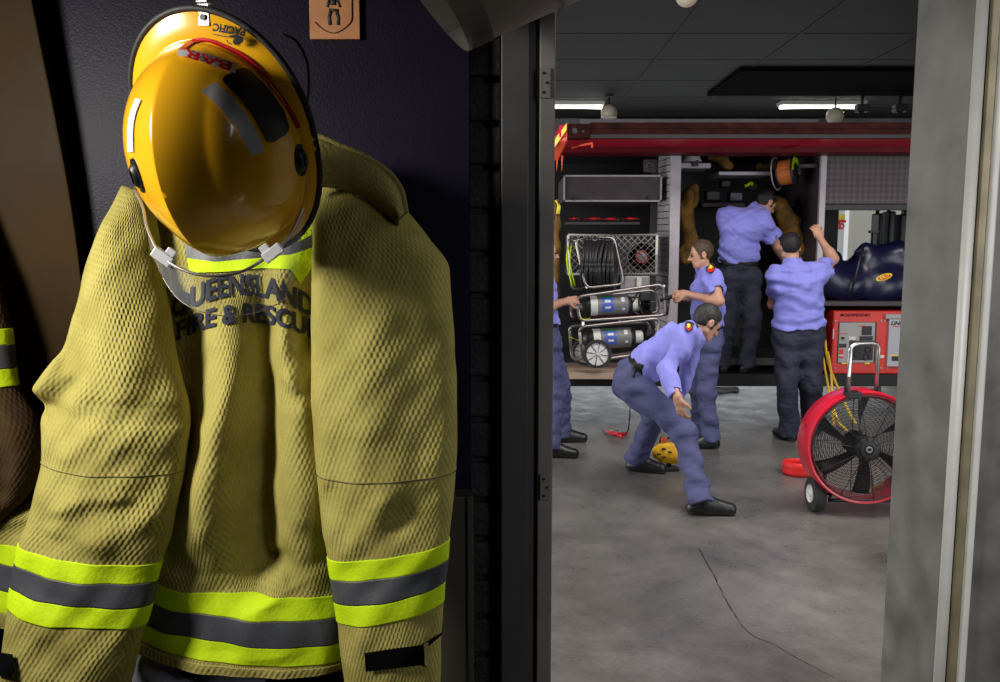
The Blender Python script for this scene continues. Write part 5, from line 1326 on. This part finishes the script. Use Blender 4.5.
def head(f, H, Fd, k=.012, s=1.):
    Fd = Vector(Fd).normalized(); Rt = Fd.cross(UPV).normalized(); Ud = Rt.cross(Fd).normalized(); ax = (Rt, Fd, Ud)
    q = lambda r, a, u: H+(Rt*r+Fd*a+Ud*u)*s
    f.ell(q(0, -.012, .025), ax, (.075*s, .093*s, .092*s), k)
    f.ell(q(0, .022, -.035), ax, (.058*s, .068*s, .078*s), .03)
    f.cap(q(-.02, .06, -.092), q(.02, .06, -.092), .022*s, k=.02)
    f.cap(q(-.05, .005, -.065), q(-.03, .05, -.09), .016*s, k=.03); f.cap(q(.05, .005, -.065), q(.03, .05, -.09), .016*s, k=.03)
    f.cap(q(-.035, .074, .018), q(.035, .074, .018), .012*s, k=.015)
    f.cap(q(0, .088, .008), q(0, .112, -.028), .009*s, .0135*s, k=.008); f.cap(q(-.012, .094, -.034), q(.012, .094, -.034), .0085*s, k=.006)
    f.cap(q(-.018, .082, -.058), q(.018, .082, -.058), .0085*s, k=.006); f.cap(q(-.016, .080, -.069), q(.016, .080, -.069), .0085*s, k=.006)
    for e in (-1, 1):
        f.ell(q(.030*e, .094, .002), ax, (.014, .010, .009), .006, 's')
        f.ell(q(.076*e, -.008, -.012), ax, (.009, .020, .031), .006)
        f.ell(q(.083*e, -.003, -.010), ax, (.005, .010, .018), .004, 's')
    return q, ax
def hand(f, wr, d, pn, curl=30, thumb=1, s=1.):
    d = Vector(d).normalized(); pn = Vector(pn); pn = (pn-d*pn.dot(d)).normalized(); sd = d.cross(pn).normalized()*thumb; wr = Vector(wr)
    f.cap(wr, wr+d*.03, .026*s, .027*s, k=.02, w=sd, sx=1.15)
    f.cap(wr+d*.03, wr+d*.078*s, .0175*s, .0155*s, k=.015, w=sd, sx=2.3)
    for o, L in ((.030, .070), (.0105, .079), (-.0095, .073), (-.029, .056)):
        p = wr+d*(.084*s)+sd*o*s; dd = (d+sd*o*3).normalized(); a = R(curl*.5); r = .0088*s
        for j, frac in enumerate((.45, .31, .24)):
            v = (dd*math.cos(a)+pn*math.sin(a)).normalized(); p2 = p+v*L*frac*s; f.cap(p, p2, r, r*.92, k=.003); p = p2; r *= .92; a += R(curl*(1.1 if j == 0 else .8))
    p = wr+d*.028*s+sd*.030*s; v = (d*.65+sd*.62+pn*.35).normalized(); p2 = p+v*.042*s; v2 = (d*.8+sd*.15+pn*.5).normalized()
    f.cap(p, p2, .0135*s, .011*s, k=.008); f.cap(p2, p2+v2*.03*s, .0108*s, .009*s, k=.004)
def person(label, J, W, Fd, hair, trousers, sleeves, hands, bulk=1., seed=1, tuck=True, face=True, h=.0065, hs=1., cam_side=None):
    j = {k: (v if k[0] == '_' else Vector(P(*v))) for k, v in J.items()}
    W = Vector(W).normalized()
    for s in 'LR':
        if s+'foot' in J: pass
    zf = J['_floor']; base = Vector((j['pelvis'].x, j['pelvis'].y, zf))
    t = thing('person', label, 'person', base, 'firefighters in blue uniform')
    pts = [V3(v) for k, v in j.items() if k[0] != '_']; lo, hi = np.min(pts, 0)-.17, np.max(pts, 0)+.17; lo[2] = max(lo[2], zf-.01)
    spine = (j['chest']-j['pelvis']).normalized(); b = bulk
    # ---- body: one continuous skin surface
    f = Field(lo, hi, h)
    waist = j['pelvis'].lerp(j['chest'], .45)
    f.cap(j['pelvis'], waist, .105*b, .098*b, k=.03, w=W, sx=1.3); f.cap(waist, j['chest'], .10*b, .115*b, k=.04, w=W, sx=1.3)
    f.cap(j['Lsh'], j['Rsh'], .052, k=.05); f.cap(j['chest'], j['neck'], .09, .058, k=.04)
    f.cap(j['neck'], j['head']-Vector((0, 0, .04)), .054, .052, k=.02)
    for s in 'LR':
        f.cap(j[s+'sh'], j[s+'el'], .045*b, .037*b, k=.02); f.cap(j[s+'el'], j[s+'wr'], .038*b, .025, k=.012)
        m = j[s+'el'].lerp(j[s+'wr'], .3); f.cap(j[s+'el'], m, .036*b, .040*b, k=.02)
        f.cap(j[s+'hip'], j[s+'kn'], .082*b, .052*b, k=.02); f.cap(j[s+'kn'], j[s+'an'], .052, .036, k=.012); f.cap(j[s+'an'], j[s+'toe']-Vector((0, 0, .005)), .030, .020, k=.005)
        d, pn, cu, th = hands[s]; hand(f, j[s+'wr'], d, pn, cu, th)
    q, ax = head(f, j['head'], Fd, s=hs)
    body = f.mesh('body', 'skin', t)
    # ---- hair
    lo2, hi2 = V3(j['head'])-.16, V3(j['head'])+.16; f = Field(lo2, hi2, .0055); Rt, Fv, Ud = ax
    f.ell(q(0, -.016, .028), ax, (.083*hs, .101*hs, .099*hs), 0, cut=[(q(0, .052, .058), Fv-Ud*.35), (q(0, .012, -.02), Fv*.9-Ud*.9), (q(0, -.05, -.060), -Ud*1.)])
    f.cap(q(-.074, .012, -.0), q(-.074, .014, -.035), .009, k=.008); f.cap(q(.074, .012, -.0), q(.074, .014, -.035), .009, k=.008)
    for e in (-1, 1): f.ell(q(.079*e, -.010, -.014), ax, (.030, .022, .032), .004, 's')
    f.wrinkle(.0022, 110, seed); f.mesh('hair', hair, t)
    if face:
        for e in (-1, 1):
            bm = B(); c = q(.030*e, .086, .003); lathe(bm, [(0, -.011)]+[(.011*math.sin(math.pi*k/8), -.011*math.cos(math.pi*k/8)) for k in range(1, 8)]+[(0, .011)], c, Fv, 14); obj('eye', bm, 'eye', t, smooth=True)
            bm = B(); tube(bm, [q(.014*e, .090, .020), q(.032*e, .089, .024), q(.048*e, .076, .019)], [.003, .0042, .0025], 8); obj('eyebrow', bm, hair, t, smooth=True)
    # ---- shirt
    f = Field(lo, hi, h); g = .020
    low = j['pelvis'].lerp(j['chest'], .22) if tuck else j['pelvis']-spine*.01
    f.cap(low, waist, (.120 if tuck else .140)*b, (.112 if tuck else .124)*b, k=.0, w=W, sx=1.32, flat=1); f.cap(waist, j['chest'], .118*b, .133*b, k=.05, w=W, sx=1.30)
    f.cap(j['Lsh'], j['Rsh'], .068*b, k=.06); f.cap(j['chest'], j['neck'], .10, .066, k=.05)
    f.cap(j['neck']-Vector((0, 0, .03)), j['neck']+(j['head']-j['neck'])*.32, .078, .066, k=.01, flat=2)
    for s in 'LR':
        frac, r1 = sleeves[s]
        if frac <= 1: e = j[s+'sh'].lerp(j[s+'el'], frac); f.cap(j[s+'sh'], e, .068*b, r1, k=.05, flat=2)
        else:
            f.cap(j[s+'sh'], j[s+'el'], .068*b, .055*b, k=.05); e = j[s+'el'].lerp(j[s+'wr'], frac-1); f.cap(j[s+'el'], e, .056*b, r1, k=.02, flat=2)
    f.wrinkle(.0017, 105, seed+40, [tuple(spine), (1, 0, .5), (.3, .5, 1)]); f.wrinkle(.0090, 44, seed, [tuple(spine), tuple(spine.cross(W)*.6+W*.8), tuple((j['Rsh']-j['pelvis'])), tuple(j['Lsh']-j['pelvis'])])
    # the neck opening and the hollow sleeve ends
    f.cap(j['neck']+Vector((0, 0, .0)), j['head'], .056, .060, k=.004, mode='s')
    for s in 'LR':
        frac, r1 = sleeves[s]
        a, e = (j[s+'sh'], j[s+'el']) if frac <= 1 else (j[s+'el'], j[s+'wr']); ff = frac if frac <= 1 else frac-1
        c = a.lerp(e, ff); f.cap(c-(e-a).normalized()*.02, c+(e-a).normalized()*.03, max(r1-.010, .02), k=.003, mode='s')
    sh = f.mesh('shirt', 'shirt', t)
    # ---- belt
    if tuck:
        f = Field(lo, hi, h); bp = low+spine*.012
        f.cap(j['pelvis']-spine*.05, waist, .125*b, .120*b, k=0, w=W, sx=1.32); f.plane(bp+spine*.004, spine); f.plane(bp-spine*.040, -spine); f.mesh('belt', 'black', t)
    # ---- trousers
    f = Field(lo, hi, h)
    top = j['pelvis'].lerp(j['chest'], .16 if tuck else .02)
    f.cap(j['pelvis']-spine*.02, top, .122*b, .118*b, k=.02, w=W, sx=1.30, flat=2); f.cap(j['Lhip'], j['Rhip'], .105*b, k=.05)
    for s in 'LR':
        f.cap(j[s+'hip'], j[s+'kn'], .105*b, .073*b, k=.05); e = j[s+'kn'].lerp(j[s+'an'], 1.09); f.cap(j[s+'kn'], e, .073*b, .066*b, k=.03, flat=2)
        m = j[s+'kn'].lerp(j[s+'an'], .8); f.cap(m, e, .067*b, .078*b, k=.02, flat=2)
    f.wrinkle(.0018, 95, seed+50, [(0, 0, 1), (1, 0, .8), (-.6, 0, 1)]); f.wrinkle(.0075, 44, seed+5, [tuple(j['Lkn']-j['Lhip']), (1, 0, .7), (0, 1, .8), tuple(j['Ran']-j['Rkn']), (0, 0, 1)])
    for s in 'LR':
        e = j[s+'kn'].lerp(j[s+'an'], 1.09); dd = (j[s+'an']-j[s+'kn']).normalized(); f.cap(e+dd*.0, e+dd*.04, .052*b, k=.003, mode='s')
    tr = f.mesh('trousers', trousers, t)
    # ---- boots
    for s in 'LR':
        a, to = j[s+'an'], j[s+'toe']; d = Vector((to.x-a.x, to.y-a.y, 0)); d = d.normalized() if d.length > .01 else Vector((0, 1, 0)); base_z = to.z-.04
        heel = Vector((a.x, a.y, base_z+.04))-d*.045; toe = Vector((a.x, a.y, base_z+.038))+d*.185; sd = d.cross(UPV)
        f = Field(np.minimum(V3(heel), V3(toe))-.08, np.maximum(V3(heel), np.maximum(V3(toe), V3(a)))+.08, .006)
        f.cap(heel, heel+d*.09, .042, .042, k=.02); f.cap(heel+d*.09, toe, .044, .040, k=.03, w=sd, sx=1.12); f.cap(Vector((a.x, a.y, base_z+.05)), a+(j[s+'kn']-a).normalized()*.06, .046, .043, k=.03); f.cap(Vector((a.x, a.y, base_z+.085))+d*.025, toe-d*.05+Vector((0, 0, .012)), .052, .036, k=.03)
        f.plane((0, 0, base_z), (0, 0, -1)); bt_ = f.mesh('boot', 'boot', t)
        f = Field(np.minimum(V3(heel), V3(toe))-.08, np.maximum(V3(heel), V3(toe))+.08, .006)
        f.cap(heel, toe, .046, .044, k=0, w=sd, sx=1.08); f.plane((0, 0, base_z), (0, 0, -1)); f.plane((0, 0, base_z+.022), (0, 0, 1)); f.mesh('sole', 'rubber', bt_)
    return t, j, sh, tr, q, ax
def feet(J, **k):
    """ankle and toe from a sole point on a floor height: name=(px,py_of_sole,(dx,dy))"""
    for s, (px, py, d, z, lift) in k.items():
        g = F(px, py, z); d = Vector((d[0], d[1], 0)).normalized()
        J['_'+s] = (g, d)
def setfeet(j, J):
    pass
class Pt(tuple): pass
_P = P
def P(px, py=None, Y=None):
    """A joint given in space passes straight through."""
    if isinstance(px, Vector): return Vector(px)
    return _P(px, py, Y)
def grounded(px, py, d, z=0., ah=.105):
    g = F(px, py, z); d = Vector((d[0], d[1], 0)).normalized()
    return (g+Vector((0, 0, ah)), None, None), (g+d*.19+Vector((0, 0, .04)), None, None)
def badge(sh, cx, cy, w, hgt, parent, ang=0.):
    ca, sa = math.cos(R(ang)), math.sin(R(ang)); rot = lambda pts: [(cx+x*ca-y*sa, cy+x*sa+y*ca) for x, y in pts]
    sp = [(-w, -hgt*.8), (-w*.5, -hgt*.95), (0, -hgt), (w*.5, -hgt*.95), (w, -hgt*.8), (w*.95, hgt*.1), (w*.6, hgt*.65), (0, hgt), (-w*.6, hgt*.65), (-w*.95, hgt*.1)]
    try:
        o = drape('shoulder_badge', px_poly(rot(sp), 2), sh, 'badge_black', parent, .004)
        drape('badge_field', px_poly(rot([(-w*.75, hgt*.05), (w*.8, hgt*.0), (w*.55, hgt*.5), (0, hgt*.8), (-w*.55, hgt*.5)]), 2), sh, 'hose_red', o, .007)
        drape('badge_star', px_poly(rot([(-w*.5, -hgt*.3), (0, -hgt*.55), (w*.5, -hgt*.25), (w*.25, hgt*.25), (-w*.3, hgt*.25)]), 2), sh, 'stripe_yellow', o, .010)
    except Exception as e: print('badge', e)
def epaulette(sh, parent, line, w):
    o = drape('epaulette', px_strip(line, w, 4), sh, 'badge_black', parent, .005)
    a, c = np.array(line[0]), np.array(line[-1])
    for s in (.35, .6): p = a+(c-a)*s; dv = (c-a)/np.linalg.norm(c-a)*.5; drape('rank_bar', px_strip([tuple(p-dv), tuple(p+dv)], w*.8, 2), sh, 'cyl_white', o, .008)

# -- the bending man
La, Lt_ = grounded(637, 471, (.9, -.35)); Ra, Rt_ = grounded(700, 514, (1, -.08))
J = dict(_floor=0., pelvis=(634, 375, 5.50), chest=(675, 344, 5.42), neck=(696, 330, 5.42), head=(707, 322, 5.42), Lsh=(694, 335, 5.62), Rsh=(686, 334, 5.24), Lel=(688, 372, 5.66), Lwr=(672, 410, 5.62),
         Rel=(668, 369, 5.14), Rwr=(677.5, 397, 4.98), Lhip=(629, 384, 5.62), Rhip=(634, 386, 5.40), Lkn=(655, 415, 5.50), Rkn=(684, 432, 5.16), Lan=La, Ltoe=Lt_, Ran=Ra, Rtoe=Rt_)
t, j, sh, tr, q, ax = person('person bending far over in blue shirt and trousers, one hand reaching toward floor', J, (-.12, -1, .05), (.80, .25, -.62), 'hair_greying', 'trouser_blue',
    dict(L=(1.9, .04), R=(1.93, .046)), dict(L=((-.25, 0, -1), (1, 0, 0), 30, 1), R=((.22, -.05, -1), (.9, .5, 0), 25, 1)), bulk=1.04, seed=3)
badge(sh, 689, 327, 4.2, 5.2, sh, 12); epaulette(sh, sh, [(694, 318), (697, 323), (699, 327)], 3.5)
bp = P(636, 369, 5.32); bm = B(); obox(bm, P(638, 372, 5.33), (1, 0, -.15), (0, 1, 0), (.3, 0, 1), .032, .02, .05, .008); po = obj('belt_pouch', bm, 'black', t)
bm = B(); obox(bm, P(638, 366, 5.32), (1, 0, -.15), (0, 1, 0), (.3, 0, 1), .034, .022, .018, .006); obj('pouch_flap', bm, 'rubber', po)
# -- the man in profile at the trolley
La, Lt_ = grounded(710, 448, (-1, -.15)); Ra, Rt_ = grounded(699, 437, (-1, .1))
J = dict(_floor=0., pelvis=(707, 333, 6.78), chest=(708, 292, 6.76), neck=(706, 272, 6.76), head=(701, 254, 6.76), Lsh=(713, 279, 6.56), Rsh=(705, 279, 6.96), Lel=(719, 301, 6.46), Lwr=(687, 294, 6.68),
         Rel=(700, 303, 7.02), Rwr=(688, 298, 6.92), Lhip=(708, 343, 6.68), Rhip=(705, 343, 6.88), Lkn=(706, 392, 6.62), Rkn=(699, 390, 6.88), Lan=La, Ltoe=Lt_, Ran=Ra, Rtoe=Rt_)
t, j, sh, tr, q, ax = person('person in profile facing left, blue short-sleeved shirt, holding the trolley handle', J, (0, -1, 0), (-1, .03, -.22), 'hair_brown', 'trouser_blue',
    dict(L=(.62, .068), R=(.6, .065)), dict(L=((-1, .35, .0), (0, .8, -.6), 55, 1), R=((-1, 0, .05), (0, .3, -1), 55, -1)), bulk=1.06, seed=7, hs=.95)
badge(sh, 710.5, 268.5, 5, 5.5, sh, -6); epaulette(sh, sh, [(704, 262), (709, 261), (712, 260)], 3.2)
# -- standing up in the locker, back turned
def deck(px, Y, d):
    g = P(px, 300, Y); g.z = zs1; d = Vector((d[0], d[1], 0)).normalized(); return (g+Vector((0, 0, .105)), None, None), (g+d*.19+Vector((0, 0, .04)), None, None)
La, Lt_ = deck(724, 7.72, (-.2, 1)); Ra, Rt_ = deck(748, 7.70, (.7, .7))
J = dict(_floor=zs1, pelvis=(738, 270, 7.72), chest=(741, 228, 7.66), neck=(755, 210, 7.68), head=(766, 203, 7.72), Lsh=(725, 217, 7.70), Rsh=(762, 219, 7.62), Lel=(728, 245, 7.92), Lwr=(748, 255, 8.05),
         Rel=(777, 246, 7.74), Rwr=(786, 264, 7.92), Lhip=(729, 280, 7.72), Rhip=(748, 280, 7.72), Lkn=(727, 325, 7.68), Rkn=(752, 325, 7.66), Lan=La, Ltoe=Lt_, Ran=Ra, Rtoe=Rt_)
person('person standing up in the truck locker, back turned, head bent to the right', J, (1, 0, -.02), (.78, .35, -.52), 'hair_black', 'trouser_navy',
    dict(L=(.75, .07), R=(.70, .085)), dict(L=((.6, .6, -.3), (0, 0, -1), 40, 1), R=((.4, .5, -.7), (-.6, .5, -.2), 40, -1)), bulk=1.16, seed=12)
# -- on the floor, back turned, arm raised
La, Lt_ = grounded(789, 440, (-.25, 1)); Ra, Rt_ = grounded(811, 436, (.3, 1))
J = dict(_floor=0., pelvis=(798, 325, 6.84), chest=(799, 285, 6.80), neck=(794, 264, 6.82), head=(790, 247, 6.86), Lsh=(777, 276, 6.82), Rsh=(819, 273, 6.78), Lel=(773, 304, 6.98), Lwr=(782, 290, 7.2),
         Rel=(833, 259, 6.98), Rwr=(820, 238, 7.08), Lhip=(788, 336, 6.84), Rhip=(808, 336, 6.84), Lkn=(787, 384, 6.80), Rkn=(811, 384, 6.84), Lan=La, Ltoe=Lt_, Ran=Ra, Rtoe=Rt_)
person('person on the floor with back turned, blue shirt and navy trousers, right arm raised', J, (1, 0, 0), (.12, .95, -.2), 'hair_black', 'trouser_navy',
    dict(L=(.62, .07), R=(.50, .085)), dict(L=((.3, .8, .2), (0, 0, -1), 40, 1), R=((-.45, .15, 1), (.0, 1, .0), 45, -1)), bulk=1.22, seed=21, tuck=False)
# -- half hidden behind the door frame
La, Lt_ = grounded(551, 457, (1, -.15)); Ra, Rt_ = grounded(562, 442, (1, .05))
J = dict(_floor=0., pelvis=(544, 333, 6.62), chest=(540, 290, 6.62), neck=(541, 271, 6.62), head=(545, 252, 6.62), Lsh=(543, 279, 6.80), Rsh=(540, 280, 6.44), Lel=(546, 304, 6.86), Lwr=(562, 302, 6.98),
         Rel=(546, 308, 6.40), Rwr=(566, 301.5, 6.62), Lhip=(547, 343, 6.72), Rhip=(545, 343, 6.50), Lkn=(562, 388, 6.74), Rkn=(556, 392, 6.42), Lan=Ra, Ltoe=Rt_, Ran=La, Rtoe=Lt_)
person('person half hidden by the pale door stop, one arm reaching to the trolley', J, (0, -1, 0), (1, .1, -.15), 'hair_brown', 'trouser_blue',
    dict(L=(.62, .068), R=(.62, .068)), dict(L=((1, .1, .1), (0, .3, -1), 55, 1), R=((1, .3, .15), (0, .9, -.4), 55, -1)), bulk=1.05, seed=31)
# ================================================================ daylight, lamps and added fill lights
w = bpy.data.worlds.new('world'); S.world = w; w.use_nodes = True
w.node_tree.nodes['Background'].inputs[0].default_value = (.90, .94, 1, 1); w.node_tree.nodes['Background'].inputs[1].default_value = .7
def area(name, loc, to, sx, sy, power, col=(1, 1, 1), spread=180):
    l = bpy.data.lights.new(name, 'AREA'); l.shape = 'RECTANGLE'; l.size = sx; l.size_y = sy; l.energy = power; l.color = col; l.spread = R(spread)
    o = bpy.data.objects.new(name, l); COL.objects.link(o); o.location = loc
    o.rotation_euler = (Vector(to)-Vector(loc)).to_track_quat('-Z', 'Y').to_euler(); return o
area('passage_window_light', (-1.42, .70, 2.04), (-.62, 1.5, 1.45), .28, .34, 15.5, (1, .965, .88), 125)
area('passage_fill_light', (1.7, -.6, 2.2), (1.25, 1.7, 1.2), .5, .7, 7.5, (.98, .98, 1), 80)  # added fill aimed at the steel reveal, no fitting modelled
area('bay_added_skylight', (2.1, 4.3, ZC-.06), (2.1, 4.6, 0), 3.6, 2.4, 215, (1, .96, .90))  # overhead light added for contrast on the people, under an invented skylight
S.view_settings.view_transform = 'Standard'; S.view_settings.look = 'None'; S.view_settings.exposure = 0; S.view_settings.gamma = 1; S.view_settings.use_curve_mapping = False
S.cycles.use_denoising = True; S.cycles.max_bounces = 8
area('bay_west_door', (XL+.05, 5.6, 1.9), (2.2, 6.5, 1.0), 6.5, 2.9, 265, (1, .975, .94))
area('bay_front_door', (5.4, YF+.15, 2.0), (3.0, 7.0, .9), 4.2, 3.0, 90, (.95, .97, 1))
area('bay_back_door', (2.7, YB-.1, 1.7), (2.7, 9, .3), 9, 3.0, 45, (.95, .97, 1))
